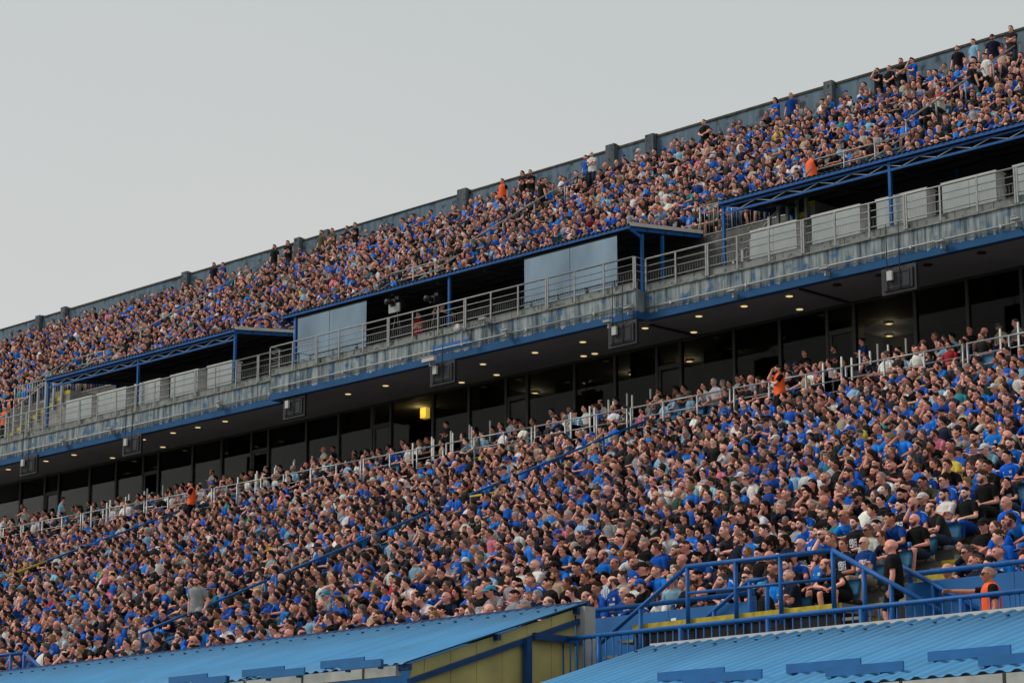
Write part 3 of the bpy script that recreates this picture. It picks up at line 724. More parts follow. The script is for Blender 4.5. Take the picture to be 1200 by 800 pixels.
# ---------------------------------------------------------------- light blue shelters in front of the stand
def shelter(name, x0, x1, yr, zr, ye, label, strips, end_left, cat='shelter'):
    s = (3.12 if yr > 30.2 else 2.98) / 10; ze = zr - s * (yr - ye)
    t = empty(name, ((x0 + x1) / 2, yr, GROUND), label, cat)
    corrugated('roof_sheet', x0, x1, ye, ze, yr, zr, .25, .017, M['roof'], t, per=8, prof='trap')
    box('ridge_trim', (x0, yr + .01, zr - .05), (x1, yr + .10, zr + .045), M['pale'] if yr < 30.2 else M['navy'], t)
    gt = box('gutter', (x0 + .15, ye - .02, ze - .20), (x1 - .25, ye + .10, ze - .035), M['zinc'], t)
    gx = x0 + .6
    while gx < x1 - .5:
        box('gutter_joint', (gx - .03, ye - .028, ze - .205), (gx + .012, ye - .021, ze - .03), M['mullion'], gt); gx += 1.55
    for (sx0, sx1, yy) in strips:
        zz = zr - s * (yr - yy)
        sg = bar('snow_guard', (sx0, yy, zz + .09), (sx1, yy, zz + .09), .03, .125, M['roofstrip'], t)
        gx = sx0 + .08
        while gx < sx1:
            box('bracket', (gx - .02, yy + .03, zz), (gx + .02, yy + .12, zz + .15), M['navy'], sg); gx += .8
    for k in range(2):                                             # rows of fixings near the ridge
        yy = yr - .55 - k * 1.6; zz = zr - s * (yr - yy); gx = x0 + .2
        n = 0
        while gx < x1 and k == 0 and n < 150:
            box('roof_fixing', (gx - .016, yy - .03, zz + .020), (gx + .016, yy + .03, zz + .040), M['navy'], t); gx += .42; n += 1
    xx = x1 if True else x0
    for xe in (x0 + .06, x1 - .06):
        bar('rafter', (xe, ye + .1, ze - .30), (xe, yr, zr - .28), .08, .09, M['navy'], t)
    gx = x0 + 2.5
    while gx < x1 - 1: bar('rafter', (gx, ye + .1, ze - .22), (gx, yr, zr - .18), .08, .2, M['navy'], t); gx += 4.2
    for f in (.02, .5, .96): yy = ye + (yr - ye) * f; zz = ze + (zr - ze) * f; bar('purlin', (x0 + .02, yy, zz - .09), (x1 - .02, yy, zz - .09), .08, .10, M['navy'], t)
    gx = x0 + .06
    while gx <= x1 - 1.:
        for yy in (ye + .35, yr - .7):
            zz = zr - s * (yr - yy) - .33; box('post', (gx - .06, yy - .06, GROUND + .002), (gx + .06, yy + .06, zz), M['blue'], t)
        gx += (x1 - x0 - .12) / max(1, int((x1 - x0) / 6))
    return t, s, ze
XS = -28.92
def strip_from(px0, py0, px1, yr, zr, s): # a strip along x whose left end is seen at (px0, py0), right end in column px1
    p = onplane(px0, py0, yr, zr, s); k = p[2] / p[1]; return p[0], Xat(px1, p[1], k), p[1]
pe = onplane(465, 780, 30.5, 5.09, .312)
st1 = [strip_from(*q, 30.5, 5.09, .312) for q in ((376, 785, 427), (400, 787, 447), (284, 795, 333), (307, 797, 357), (198, 803, 243), (225, 805, 265))]
shA, sA, zeA = shelter('shelter', -60.0, XS, 30.5, 5.09, 26.3, 'long light blue corrugated shelter roof with yellow boarded end wall', st1, False)
st2 = [strip_from(*q, 29.7, 4.12, .298) for q in ((1088, 777, 1185), (1147, 783, 1262), (922, 791, 1009), (968, 795, 1059), (771, 800, 849), (800, 804, 893))]
pe2 = onplane(1200, 783, 29.7, 4.12, .298)
shB, sB, zeB = shelter('shelter', -26.74, -13.5, 29.7, 4.12, pe2[1], 'light blue corrugated shelter roof below the blue balustrade and steward', st2, True)
# yellow boarding closing the end of the long shelter
yb = 26.5; nb = 13
for i in range(nb):
    a = yb + (30.35 - yb) * i / nb; b = yb + (30.35 - yb) * (i + 1) / nb - .006
    prism('board', [(a, GROUND + .01), (b, GROUND + .01), (b, 5.09 - .312 * (30.5 - b) - .06), (a, 5.09 - .312 * (30.5 - a) - .06)], XS - .16, XS - .13 + .006 * (i % 2), M['yellowboard'], shA)
box('grey_post', (XS - .12, 30.36, GROUND + .003), (XS + .10, 30.62, 5.02), M['zinc'], shA)
box('steel_column', (XS - .06, 28.98, GROUND + .003), (XS + .06, 29.10, 4.36), M['navy'], shA)
bar('tie_beam', (XS, 29.2, 4.42), (XS, 30.35, 4.42), .08, .12, M['navy'], shA)

# ---------------------------------------------------------------- parapet, balustrade and steps at the foot of the lower tier
def parapet(x0, x1, label):
    t = empty('parapet', ((x0 + x1) / 2, 32.45, 3.3), label, 'parapet')
    n = max(1, int(round((x1 - x0) / 2.0)))
    for i in range(n):
        a = x0 + (x1 - x0) * i / n; b = x0 + (x1 - x0) * (i + 1) / n
        box('panel', (a + .004, 32.38, 4.02), (b - .004, 32.43, 5.10), M['panel'], t)
        box('post', (a + .02, 32.432, 3.9), (a + .08, 32.475, 5.20), M['blue'], t)
    pipe('top_rail', (x0, 32.42, 5.25), (x1, 32.42, 5.25), .045, M['blue'], t)
    box('end_plate', (x1 - .06, 32.432, 3.9), (x1, 32.50, 5.20), M['panel'], t)
    return t
pa = parapet(-48.0, -26.75, 'long blue panelled parapet left of the stair landing')
box('sticker', (-28.62, 32.372, 4.86), (-28.50, 32.378, 4.95), M['white'], pa)
box('sticker', (-27.62, 32.372, 4.70), (-27.36, 32.378, 4.79), M['white'], pa)
box('sticker', (-27.66, 32.372, 4.56), (-27.54, 32.378, 4.65), M['white'], pa)
parapet(-23.5, -13.0, 'blue panelled parapet behind the steward')
parapet(-60., -50.9, 'blue panelled parapet beyond the grey shirted standing person')
wb = tag(box('white_board', (-28.05, 32.02, 3.75), (-26.6, 32.06, 4.52), M['white']), 'white board behind the blue balustrade bars', 'board')

bl = empty('balustrade', (-24, 30.0, 3.3), 'blue vertical barred balustrade along the walkway behind the shelter roofs', 'balustrade')
pipe('top_rail', (-29.1, 30, 4.43), (-13.2, 30, 4.43), .040, M['blue'], bl)
pipe('bottom_rail', (-29.1, 30, 3.42), (-13.2, 30, 3.42), .025, M['blue'], bl)
x = -29.0; i = 0
while x < -13.2:
    if i % 11 == 5: pipe('post', (x, 30, 3.3), (x, 30, 4.41), .045, M['blue'], bl)
    else: pipe('bar', (x, 30, 3.43), (x, 30, 4.40), .014, M['blue'], bl, 6)
    x += .168; i += 1
pipe('return_rail', (-29.1, 30, 4.38), (-29.1, 30.9, 4.38), .032, M['blue'], bl)
for k in range(5): pipe('bar', (-29.1, 30.15 + k * .16, 3.43), (-29.1, 30.15 + k * .16, 4.36), .014, M['blue'], bl, 6)

def landing(xa, xb, label, cat='stair'):
    """yellow edged landing with a flight down each side and its blue handrail"""
    t = empty('stair_landing', ((xa + xb) / 2, 31.6, 3.3), label, cat)
    z = 4.76; y0, y1 = 31.45, 34.2
    box('landing_slab', (xa - 1.35, y0, z - .15), (xb + .1, 32.36, z), M['step'], t)
    box('landing_slab', (xa + .75, 32.362, z - .32), (xb + .55, y1, z - .003), M['step'], t)
    box('opening_shade_panel', (xa - 1.35, y0 + .02, 3.305), (xb + .1, y0 + .06, z - .152), M['undershade'], t)  # added dark panel, painted shade of the opening below the landing
    box('yellow_edge', (xa - 1.35, y0 - .012, z - .16), (xb + .1, y0 - .001, z + .004), M['yellow'], t)
    box('yellow_edge', (xa + .6, 34.19, 4.90), (xb + .55, 34.23, 5.06), M['yellow'], t)
    n = 6; L = 2.15
    for k in range(n):
        zz = z - (z - 3.3) * (k + 1) / (n + .0) + .0
        if zz > 3.32:
            box('tread', (xb + .1 + L * k / n, y0, zz - .05), (xb + .1 + L * (k + 1) / n, 32.36, zz), M['step'], t)
            box('yellow_edge', (xb + .1 + L * (k + 1) / n, y0, zz - .12), (xb + .11 + L * (k + 1) / n, 32.36, zz + .004), M['yellow'], t)
            box('tread', (xa - 1.35 - L * (k + 1) / n, y0, zz - .05), (xa - 1.35 - L * k / n, 32.36, zz), M['step'], t)
    yr = 31.38; zt = z + .90
    def rail(pts, y, posts, r=.042, mid=True):
        for p, q in zip(pts[:-1], pts[1:]): pipe('handrail', (p[0], y, p[1]), (q[0], y, q[1]), r, M['blue'], t)
        for px_, pz in posts: pipe('post', (px_, y, pz - 1.15), (px_, y, pz - .02), .04, M['blue'], t)
    rail([(xa - 2.24, zt - 1.26), (xa, zt), (xb, zt - .04), (xb + 2.25, zt - 1.30)], yr, [(xa, zt), (xa + 1.08, zt), (xa + 2.05, zt), (xb, zt), (xa - 1.1, zt - .62), (xb + 1.15, zt - .66), (xb + .62, zt - .36)])
    pipe('mid_rail', (xa, yr, zt - .46), (xb, yr, zt - .50), .028, M['blue'], t)
    rail([(xa - .9, zt - 1.05), (xa + .62, zt - .22), (xa + 1.0, zt - .22)], 32.30, [(xa + .62, zt - .22), (xa - .2, zt - .66), (xa + 1.0, zt - .22)], .038)
    rail([(xb + .55, zt - .20), (xb + 2.6, zt - 1.36)], 32.30, [(xb + .55, zt - .20), (xb + 1.3, zt - .62), (xb + 1.9, zt - .96)], .042)
    return t
landing(-27.35, -24.2, 'yellow edged stair landing with blue handrails beside the standing black shirted person')
landing(-50.2, -47.6, 'far stair landing whose blue handrail shows at the lower left corner')

# aisle handrails in the lower tier
def aisle_rail(X, ya, yb, label, m=None, yellow_from=None, s=R1 / T1, z0=Z1, y0=Y1, h=.92, mid=True, r=.036):
    m = m or M['blue']; t = empty('handrail', (X, ya, z0 + s * (ya - y0)), label, 'handrail')
    zz = lambda y, hh: z0 + s * (y - y0) + hh
    pipe('top_rail', (X, ya, zz(ya, h)), (X, yb, zz(yb, h)), r, m, t)
    if mid: pipe('mid_rail', (X, ya, zz(ya, h * .5)), (X, yb, zz(yb, h * .5)), r * .7, m, t)
    if yellow_from is not None:
        pipe('yellow_rail', (X, ya - yellow_from, zz(ya - yellow_from, h)), (X, ya, zz(ya, h)), r, M['yellow'], t)
    n = max(2, int((yb - ya) / 1.62) + 1)
    for i in range(n):
        y = ya + .03 + (yb - ya - .06) * i / (n - 1); pipe('post', (X, y, zz(y, -.15)), (X, y, zz(y, h - .01)), r * 1.05, m, t)
    return t
aisle_rail(-49.5, 36.0, 40.0, 'blue sloping handrail beside the grey shirted standing person')
aisle_rail(-49.5, 40.3, 45.75, 'blue sloping handrail above the grey shirted standing person')
ar = aisle_rail(-49.5, 47.4, 54.9, 'blue sloping handrail with yellow bar climbing to the silver railing')
pipe('yellow_bar', (-49.5, 47.4, 11.35), (-48.05, 47.4, 11.35), .034, M['yellow'], ar)
aisle_rail(-72.3, 48.4, 54.9, 'far blue sloping handrail with yellow lower end near the far steward', yellow_from=1.6)
for k, (X, lab) in enumerate(((-46.75, 'grey sloping handrail through the upper crowd above the last canopy'), (-68.35, 'grey sloping handrail through the upper crowd above the press box'), (-90.75, 'grey sloping handrail through the upper crowd above the far canopy'))):
    t = aisle_rail(X, 65.4, 72.8, lab, M['steel'], None, R2 / T2, Z2, Y2, .92, False, .030)
    zz = lambda y, hh: Z2 + R2 / T2 * (y - Y2) + hh
    g = empty('exit_railing', (X, 63.5, zz(63.5, 0)), ['grey railing around the crowd exit above the last canopy', 'grey railing around the crowd exit above the press box', 'grey railing around the crowd exit above the far canopy'][k], 'railing')
    for hh in (1.0, .62):
        pipe('rail', (X - 2.3, 63.2, zz(63.2, hh)), (X + 1.6, 63.2, zz(63.2, hh)), .028, M['steel'], g)
        pipe('rail', (X - 2.3, 61.0, zz(61.0, hh)), (X - 2.3, 63.2, zz(63.2, hh)), .028, M['steel'], g)
        pipe('rail', (X + 1.6, 61.0, zz(61.0, hh)), (X + 1.6, 63.2, zz(63.2, hh)), .028, M['steel'], g)
    for xx in (-2.3, -1.0, .3, 1.6): pipe('post', (X + xx, 63.2, zz(63.2, -.2)), (X + xx, 63.2, zz(63.2, 1.0)), .034, M['steel'], g)
    for yy in (61.0, 62.1): pipe('post', (X - 2.3, yy, zz(yy, -.2)), (X - 2.3, yy, zz(yy, 1.0)), .030, M['steel'], g); pipe('post', (X + 1.6, yy, zz(yy, -.2)), (X + 1.6, yy, zz(yy, 1.0)), .030, M['steel'], g)

# silver railing at the front of the executive terrace, in sections
xs0 = Xat(1130, 55, .2755); sec = 4.22; i = 0
while xs0 - sec * (i - 2) > -90:
    b = xs0 + sec * 2 - sec * i - .05; a = b - sec + .10
    t = empty('silver_railing', ((a + b) / 2, 55, ZV), '%s section of the silver railing counted from the picture\'s far right' % ordinal(i + 1), 'railing', 'silver railing sections')
    for hh in (1.03, .68, .36): pipe('rail', (a, 55.03, ZV + hh), (b, 55.03, ZV + hh), .026 if hh > 1 else .018, M['silver'], t)
    for xx in (a + .03, a + sec * .33, a + sec * .66, b - .03): pipe('post', (xx, 55.03, ZV - .35), (xx, 55.03, ZV + 1.03), .034, M['silver'], t)
    i += 1
# pairs of glass dividers with white posts along the executive steps
DIV = [Xat(q, 56.2, .277) for q in (1192, 985, 690, 505, 300, 128)]
for k, X in enumerate(DIV):
    for d in (0, 1.05):
        t = empty('glass_divider', (X + d, 56.4, ZV), '%s white posted glass divider on %s executive steps from the far right' % (('near', 'far')[d == 0], ordinal(k + 1)), 'divider', 'glass dividers on the executive steps')
        for r_ in range(4):
            y = 55.35 + TV * r_; z = ZV + RV * min(r_, 3)
            box('white_post', (X + d - .022, y - .022, z + .003), (X + d + .022, y + .022, z + 1.36), M['white'], t)
            if r_ < 3: box('pane', (X + d - .006, y + .03, z + .20), (X + d + .006, y + TV - .03, z + .98), M['clear'], t)

# ---------------------------------------------------------------- balcony railing (three bays)
def balcony_rail(x0, x1, y, label, ends=()):
    t = empty('balcony_railing', ((x0 + x1) / 2, y, ZFT), label, 'railing')
    ya = y - .03
    for z, r in ((20.17, .030), (19.93, .016), (19.72, .016), (19.43, .018)): pipe('rail', (x0, ya, z), (x1, ya, z), r, M['steel'], t)
    n = max(1, int(round((x1 - x0) / 1.27)))
    for i in range(n + 1):
        x = x0 + (x1 - x0) * i / n
        box('post', (x - .028, ya - .045, ZFT - .0 + .05), (x + .028, ya - .018, 20.15), M['steel'], t)
        if i % 3 == 2: box('post', (x + .05, ya - .045, ZFT + .05), (x + .105, ya - .018, 20.15), M['steel'], t)
    m = int((x1 - x0) / .11)
    v, f = [], []
    for i in range(m):                                              # woven wire infill: too fine to pick apart
        x = x0 + (x1 - x0) * (i + .5) / m
        for q in ((x - .004, ya + .02, 19.44), (x + .004, ya + .02, 19.44), (x + .004, ya + .02, 19.72), (x - .004, ya + .02, 19.72)): v.append(np.array(q) - np.array(t.location))
        f.append((4 * i, 4 * i + 1, 4 * i + 2, 4 * i + 3))
    o = link('wire_mesh', new_mesh('wire_mesh', np.array(v), np.array(f), False), None, (0, 0, 0), M['steel']); o.parent = t; o['kind'] = 'stuff'
    for xe in ends:
        for z in (20.17, 19.93, 19.72, 19.43): pipe('return_rail', (xe, y, z), (xe, YF, z), .016, M['steel'], t)
    return t
balcony_rail(-92.0, XB0 - .05, YF, 'grey balcony railing in front of the far row of press desks')
balcony_rail(XB0 + .03, XB1 - .03, YF2, 'grey railing of the projecting bay below the glazed press box', (XB0 + .03, XB1 - .03))
balcony_rail(XB1 + .05, -30.0, YF, 'grey balcony railing in front of the near row of press desks')

# canopies over the balcony
def canopy(x0, x1, label, truss, posts):
    yf, zf, yb_, zb = 56.3, 21.60, 59.95, 22.04
    t = empty('canopy', ((x0 + x1) / 2, 57.5, 19.12), label, 'canopy')
    corrugated('roof_sheet', x0, x1, yf - .06, zf - .007, yb_, zb, .20, .028, M['under'], t, per=4, prof='trap')
    box('edge_beam', (x0, yf - .03, zf - .14), (x1, yf + .03, zf - .045), M['blue'], t)
    for e, xe in enumerate((x0, x1)):
        prism('end_trim', [(yf, zf - .05), (yb_, zb - .05), (yb_, zb + .07), (yf, zf + .07)], xe - .02, xe + .02, M['pale'], t)
        prism('end_beam', [(yf + .031, zf - .19), (yb_, zb - .19), (yb_, zb - .055), (yf + .031, zf - .055)], xe - .05 + .1 * (1 - e) - .02, xe + .05 - .1 * e, M['blue'], t)
    for k in range(1, 4):
        y = yf + (yb_ - yf) * k / 4; z = zf + (zb - zf) * k / 4; box('purlin', (x0 + .03, y - .03, z - .16), (x1 - .03, y + .03, z - .04), M['under'], t)
    x = x0 + 1.2
    while x < x1: prism('roof_beam', [(yf + .2, zf - .26), (yb_ - .05, zb - .26), (yb_ - .05, zb - .165), (yf + .2, zf - .145)], x - .04, x + .04, M['under'], t); x += 2.4
    box('back_board', (x0, yb_ - .02, 21.5), (x1, yb_ + .03, zb + .03), M['under'], t)
    if truss:
        y = yf + .10
        box('top_chord', (x0 + .1, y - .03, zf - .23), (x1 - .1, y + .03, zf - .18), M['blue'], t); box('bottom_chord', (x0 + .1, y - .03, zf - .45), (x1 - .1, y + .03, zf - .38), M['blue'], t)
        n = int((x1 - x0) / .62)
        for i in range(n):
            a = x0 + .15 + (x1 - x0 - .3) * i / n; b = x0 + .15 + (x1 - x0 - .3) * (i + 1) / n
            bar('brace', (a, y, zf - .38 if i % 2 else zf - .22), (b, y, zf - .22 if i % 2 else zf - .38), .022, .022, M['cable'], t)
    for x in posts:
        box('post', (x - .045, yf + .06, 19.13), (x + .045, yf + .15, zf - .05), M['blue'], t)
        box('post', (x - .045, yb_ - .12, 19.13), (x + .045, yb_ - .03, zb - .05), M['blue'], t)
    if not truss:
        for x in (x0 + .9, x1 - .9): pass
        bar('bracket', (x1 - .08, yf + .05, zf - .12), (x1 - .08, yf + .62, zf - .30), .07, .09, M['blue'], t)
        box('post', (x1 - .12, yf + .62, 19.13), (x1 - .03, yf + .71, zf - .2), M['blue'], t); box('post', (x1 - .12, yf + 1.62, 19.13), (x1 - .03, yf + 1.71, zf - .05), M['blue'], t)
        bar('bracket', (x0 + .08, yf + .05, zf - .12), (x0 + .08, yf + .62, zf - .30), .07, .09, M['blue'], t)
        box('post', (x0 + .03, yf + .62, 19.13), (x0 + .12, yf + .71, zf - .2), M['blue'], t)
    return t
canopy(-84.75, -71.95, 'far blue canopy with lattice truss over the press desks', True, (-84.65, -78.3, -72.05))
canopy(Xat(330, 56.3, .384), -51.31, 'middle blue edged canopy over the glazed press box and cameras', False, (-68.4, -60.))
canopy(-47.5, -31.0, 'near blue canopy with lattice truss at the picture\'s right edge', True, (-47.4, -40.95, -34.5))
# press box glass
for k, (a, b, lab) in enumerate(((-68.55, -64.4, 'sky reflecting glass screen at the far end of the press box'), (-56.3, -51.98, 'sky reflecting glass screen at the near end of the press box'))):
    t = empty('glass_screen', ((a + b) / 2, 56.42, 19.13), lab, 'glass screen')
    for i in range(2):
        box('pane', (a + (b - a) * i / 2 + .01, 56.41, 19.62), (a + (b - a) * (i + 1) / 2 - .01, 56.43, 21.36), M['screen'], t)
    box('top_channel', (a, 56.395, 21.362), (b, 56.445, 21.40), M['mullion'], t)
    for i in range(3): xx = a + (b - a) * i / 2; box('sill_post', (xx - .03, 56.39, 19.13), (xx + .03, 56.45, 19.615), M['white'], t)
    box('sill', (a, 56.36, 19.55), (b, 56.40, 19.60), M['pale'], t)
# press desks
dk = [(-83.51, -81.67), (-81.31, -79.29), (-78.71, -76.99), (-76.31, -74.54), (-73.94, -72.39)]
dk2 = [(-46.45, -44.63), (-44.04, -42.2), (-41.6, -39.77), (-39.23, -37.36), (-36.77, -34.9)]
for grp, lst in (('far canopy', dk), ('near canopy', dk2)):
    for i, (a, b) in enumerate(lst):
        t = empty('press_desk', ((a + b) / 2, 56.7, 19.12), '%s frosted front press desk under the %s, counting from the left' % (ordinal(i + 1), grp), 'desk', 'frosted press desks on the balcony')
        for j in range(2): box('front_panel', (a + (b - a) * j / 2 + .006, 56.55, 19.45), (a + (b - a) * (j + 1) / 2 - .006, 56.58, 20.40), M['frost'], t)
        box('desk_top', (a - .02, 56.53, 20.402), (b + .02, 57.05, 20.45), M['desktop'], t)
        for x in (a + .03, b - .03): box('leg', (x - .025, 56.585, 19.13), (x + .025, 57.0, 20.40), M['pale'], t)
# stairs from the balcony to the upper tier with grey posts, and the barred fence above them
def bal_stair(xa, xb, label):
    t = empty('balcony_stair', ((xa + xb) / 2, 59.3, 19.12), label, 'stair')
    n = 9 if xb - xa < 5 else 14
    for i in range(n):
        a = xa + (xb - xa) * i / n; b = xa + (xb - xa) * (i + 1) / n; z = 19.12 + 2.6 * (i + 1) / n
        box('step', (a, 58.75, 19.13), (b - .003, 60.05, z), M['step'], t); box('yellow_edge', (a - .002, 58.735, z - .17), (b - .005, 58.748, z + .004), M['yellow'], t)
        box('grey_post', (a + .05, 58.62, z - .55), (a + .14, 58.72, z + .95), M['cable'], t)
    pipe('handrail', (xa, 58.67, 20.2), (xb, 58.67, 20.2 + 2.6), .03, M['steel'], t)
bal_stair(-49.0, -45.6, 'grey posted yellow edged stair between the middle and near canopies')
bal_stair(-71.6, -69.2, 'grey posted yellow edged stair between the far and middle canopies')
bal_stair(-95.0, -86.5, 'grey posted yellow edged stair at the picture\'s left edge')
for (a, b, lab) in ((-51.6, -45.0, 'white barred fence before the upper crowd between middle and near canopies'), (-72.4, -68.2, 'white barred fence before the upper crowd between far and middle canopies'), (-93., -79.5, 'white barred fence before the upper crowd at the left edge')):
    t = empty('barred_fence', ((a + b) / 2, 60.14, Z2), lab, 'fence')
    pipe('top_rail', (a, 60.16, 23.02), (b, 60.16, 23.02), .022, M['silver'], t); pipe('bottom_rail', (a, 60.16, 22.0), (b, 60.16, 22.0), .022, M['silver'], t)
    n = int((b - a) / .20)
    for i in range(n + 1):
        x = a + (b - a) * i / n; pipe('bar' if i % 7 else 'post', (x, 60.16, 22.0 if i % 7 else Z2), (x, 60.16, 23.02), .011 if i % 7 else .028, M['silver'], t, 6)

# ---------------------------------------------------------------- lights, monitors, cables
for k, (px, py) in enumerate([(10, 551), (54, 541), (87, 533), (168, 521), (203, 508), (232, 501), (264, 513), (408, 473), (452, 463), (566, 429), (627, 415.5), (683, 403), (756, 386), (819, 373), (872, 360), (925, 349)]):
    p = onplane(px, py, 0, ZS, 0); p[1] = 56.75; x = Xat(px, 56.75, ZS / 56.75)
    t = empty('downlight', (x, 56.75, ZS - .03), '%s lit downlight from the left in the soffit\'s front row' % ordinal(k + 1), 'downlight', 'lit downlights at the front of the soffit')
    v, f = tube([(0, 0, -.012), (0, 0, .028)], [.14, .14], 14, (0, 1, 0), dome=0.); tr_ = link('trim_ring', new_mesh('ring', v, f, False), t, t.location, M['whiteplastic'])
    v, f = tube([(0, 0, -.02), (0, 0, -.013)], [.11, .11], 14, (0, 1, 0), dome=0.); link('lamp', new_mesh('lamp', v, f, False), tr_, t.location, M['lamp'])
for k, px in enumerate((132, 191, 541, 582, 684, 697, 813, 937)):
    x = Xat(px, 58.3, ZS / 58.3)
    t = empty('downlight', (x, 58.3, ZS - .03), '%s lit downlight from the left at the soffit\'s back edge' % ordinal(k + 1), 'downlight', 'lit downlights at the back of the soffit')
    v, f = tube([(0, 0, -.012), (0, 0, .028)], [.14, .14], 14, (0, 1, 0), dome=0.); tr_ = link('trim_ring', new_mesh('ring', v, f, False), t, t.location, M['whiteplastic'])
    v, f = tube([(0, 0, -.02), (0, 0, -.013)], [.11, .11], 14, (0, 1, 0), dome=0.); link('lamp', new_mesh('lamp', v, f, False), tr_, t.location, M['lamp'])
for k, (px, py) in enumerate(((619, 478), (627, 460), (682, 449), (741, 438), (808, 423), (854, 414), (1042, 379), (1042, 404))):
    p = onplane(px, py, 0, ZS - .05, 0)
    y = min(max(p[1], 59.3), 63.2); x = Xat(px, y, (ZS - .05) / y)
    t = empty('ceiling_light', (x, y, ZS - .04), '%s small ceiling light from the left inside the lounge' % ordinal(k + 1), 'ceiling light', 'ceiling lights inside the lounge')
    ld = bpy.data.lights.new('ceiling_lamp_light', 'POINT'); ld.energy = 6; ld.color = (1, .82, .5); ld.shadow_soft_size = .12; lo_ = bpy.data.objects.new('ceiling_lamp_light', ld); lo_.location = (x, y, ZS - .25); COL.objects.link(lo_)
    v, f = tube([(0, 0, -.02), (0, 0, .036)], [.15, .15], 12, (0, 1, 0), dome=0.); tr_ = link('housing', new_mesh('ring', v, f, False), t, t.location, M['whiteplastic'])
    v, f = tube([(0, 0, -.03), (0, 0, -.021)], [.12, .12], 12, (0, 1, 0), dome=0.); link('lamp', new_mesh('lamp', v, f, False), tr_, t.location, M['lamp'])
for k, (px, py) in enumerate(((981, 337), (1031, 327), (1087, 313), (1150, 299))):
    x = Xat(px, 56.75, ZS / 56.75)
    t = empty('downlight', (x, 56.75, ZS - .03), '%s unlit dark downlight from the left at the soffit\'s near end' % ordinal(k + 1), 'downlight', 'unlit downlights')
    v, f = tube([(0, 0, -.012), (0, 0, .028)], [.14, .14], 14, (0, 1, 0), dome=0.); tr_ = link('trim_ring', new_mesh('ring', v, f, False), t, t.location, M['lampoff'])
    v, f = tube([(0, 0, -.02), (0, 0, -.013)], [.11, .11], 14, (0, 1, 0), dome=0.); link('lamp', new_mesh('lamp', v, f, False), tr_, t.location, M['blackplastic'])
p = atY(498, 483, 60.6)
t = empty('wall_lamp', (p[0], 60.6, p[2]), 'glowing yellow wall lamp behind the lounge glass', 'lamp')
box('shade', (p[0] - .16, 60.5, p[2] - .22), (p[0] + .16, 60.7, p[2] + .22), M['sconce'], t); box('bracket', (p[0] - .2, 60.70, p[2] - .27), (p[0] + .2, 60.80, p[2] + .27), M['column'], t)
ld = bpy.data.lights.new('wall_lamp_light', 'POINT'); ld.energy = 14; ld.color = (1, .75, .3); ld.shadow_soft_size = .2; lo_ = bpy.data.objects.new('wall_lamp_light', ld); lo_.location = (p[0], 60.3, p[2]); COL.objects.link(lo_)

mons = [(32, 545, 55.6), (153, 521, 55.6), (343, 477, 55.6), (517, 437, 55.1), (728, 391, 55.1), (1052, 327, 55.6)]
for k, (px, py, y) in enumerate(mons):
    p = atY(px, py, y); X, Z = p[0], p[2]
    t = empty('hanging_monitor', (X, y, Z), '%s dark monitor hanging below the fascia, counting from the left' % ordinal(k + 1), 'monitor', 'monitors hanging below the fascia')
    cs = box('casing', (X - .62, y + .05, Z - .40), (X + .62, y + .16, Z + .40), M['blackplastic'], t, .01)
    box('back_cover', (X - .52, y + .0, Z - .30), (X + .52, y + .048, Z + .30), M['under'], cs, .01)
    for dx in (-.34, .10): pipe('hanger', (X + dx, y - .03, Z - .3), (X + dx, y - .03, ZFT + .2), .016, M['under'], t, 6)
    for dz in (-.22, .22): box('crossbar', (X - .40, y - .02, Z + dz - .02), (X + .42, y - .002, Z + dz + .02), M['under'], t)
    box('junction_box', (X - .30, y - .13, Z - .02), (X - .12, y - .045, Z + .26), M['whiteplastic'], cs)
    box('side_frame', (X + .38, y - .02, Z - .2), (X + .42, y - .003, Z + .2), M['under'], t)
def cctv(px, py, y, label, horn=False, big=False):
    p = atY(px, py, y); X, Z = p[0], p[2]; s = 1.3 if big else .62
    t = empty('loudspeaker' if horn else 'security_camera', (X, y, Z), label, 'loudspeaker' if horn else 'camera')
    if horn:
        v, f = tube([(0, 0, 0), (.08, -.12, -.02), (.12, -.30, -.03), (.13, -.34, -.03)], [.05, .07, .13, .16], 12, (0, 0, 1), dome=-.6); link('horn', new_mesh('horn', v, f), t, (X, y, Z), M['whiteplastic'])
        box('driver', (X - .06, y - .02, Z - .06), (X + .06, y + .12, Z + .06), M['whiteplastic'], t, .01); box('bracket', (X - .02, y - .02, Z - .45), (X + .02, y + .02, Z - .06), M['cable'], t)
    else:
        hs_ = box('housing', (X - .24 * s, y - .16, Z - .055 * s), (X + .24 * s, y - .02, Z + .065 * s), M['whiteplastic'], t, .012); box('sunshield', (X - .28 * s, y - .18, Z + .07 * s), (X + .22 * s, y - .0, Z + .085 * s), M['whiteplastic'], hs_)
        box('lens', (X - .26 * s, y - .13, Z - .035 * s), (X - .242 * s, y - .05, Z + .045 * s), M['blackplastic'], hs_); box('bracket', (X - .03, y - .06, Z - .22), (X + .03, y + .22, Z - .06), M['cable'], t)
cctv(505, 422, 54.95, 'long white security camera beside the fourth hanging monitor', big=True)
cctv(541, 386, 55.3, 'white horn loudspeaker fixed to the projecting bay railing', True)
cctv(568, 374, 55.35, 'small white camera on the rail near the horn loudspeaker')
cctv(594, 387, 55.35, 'small white camera on the fascia of the projecting bay')
cctv(737, 361, 55.35, 'small white camera at the near corner of the projecting bay')
cctv(714, 377, 55.0, 'small white camera above the fifth hanging monitor')
cctv(860, 341, 55.85, 'small white camera on the fascia below the yellow edged stair')
cctv(968, 315, 55.85, 'small white camera on the fascia left of the sixth monitor')
cctv(1104, 283, 55.85, 'small white camera on the fascia right of the sixth monitor')
cctv(1192, 257, 55.85, 'small white camera on the fascia at the picture\'s right edge')
cctv(75, 516, 55.85, 'small white camera on the fascia below the far canopy post')
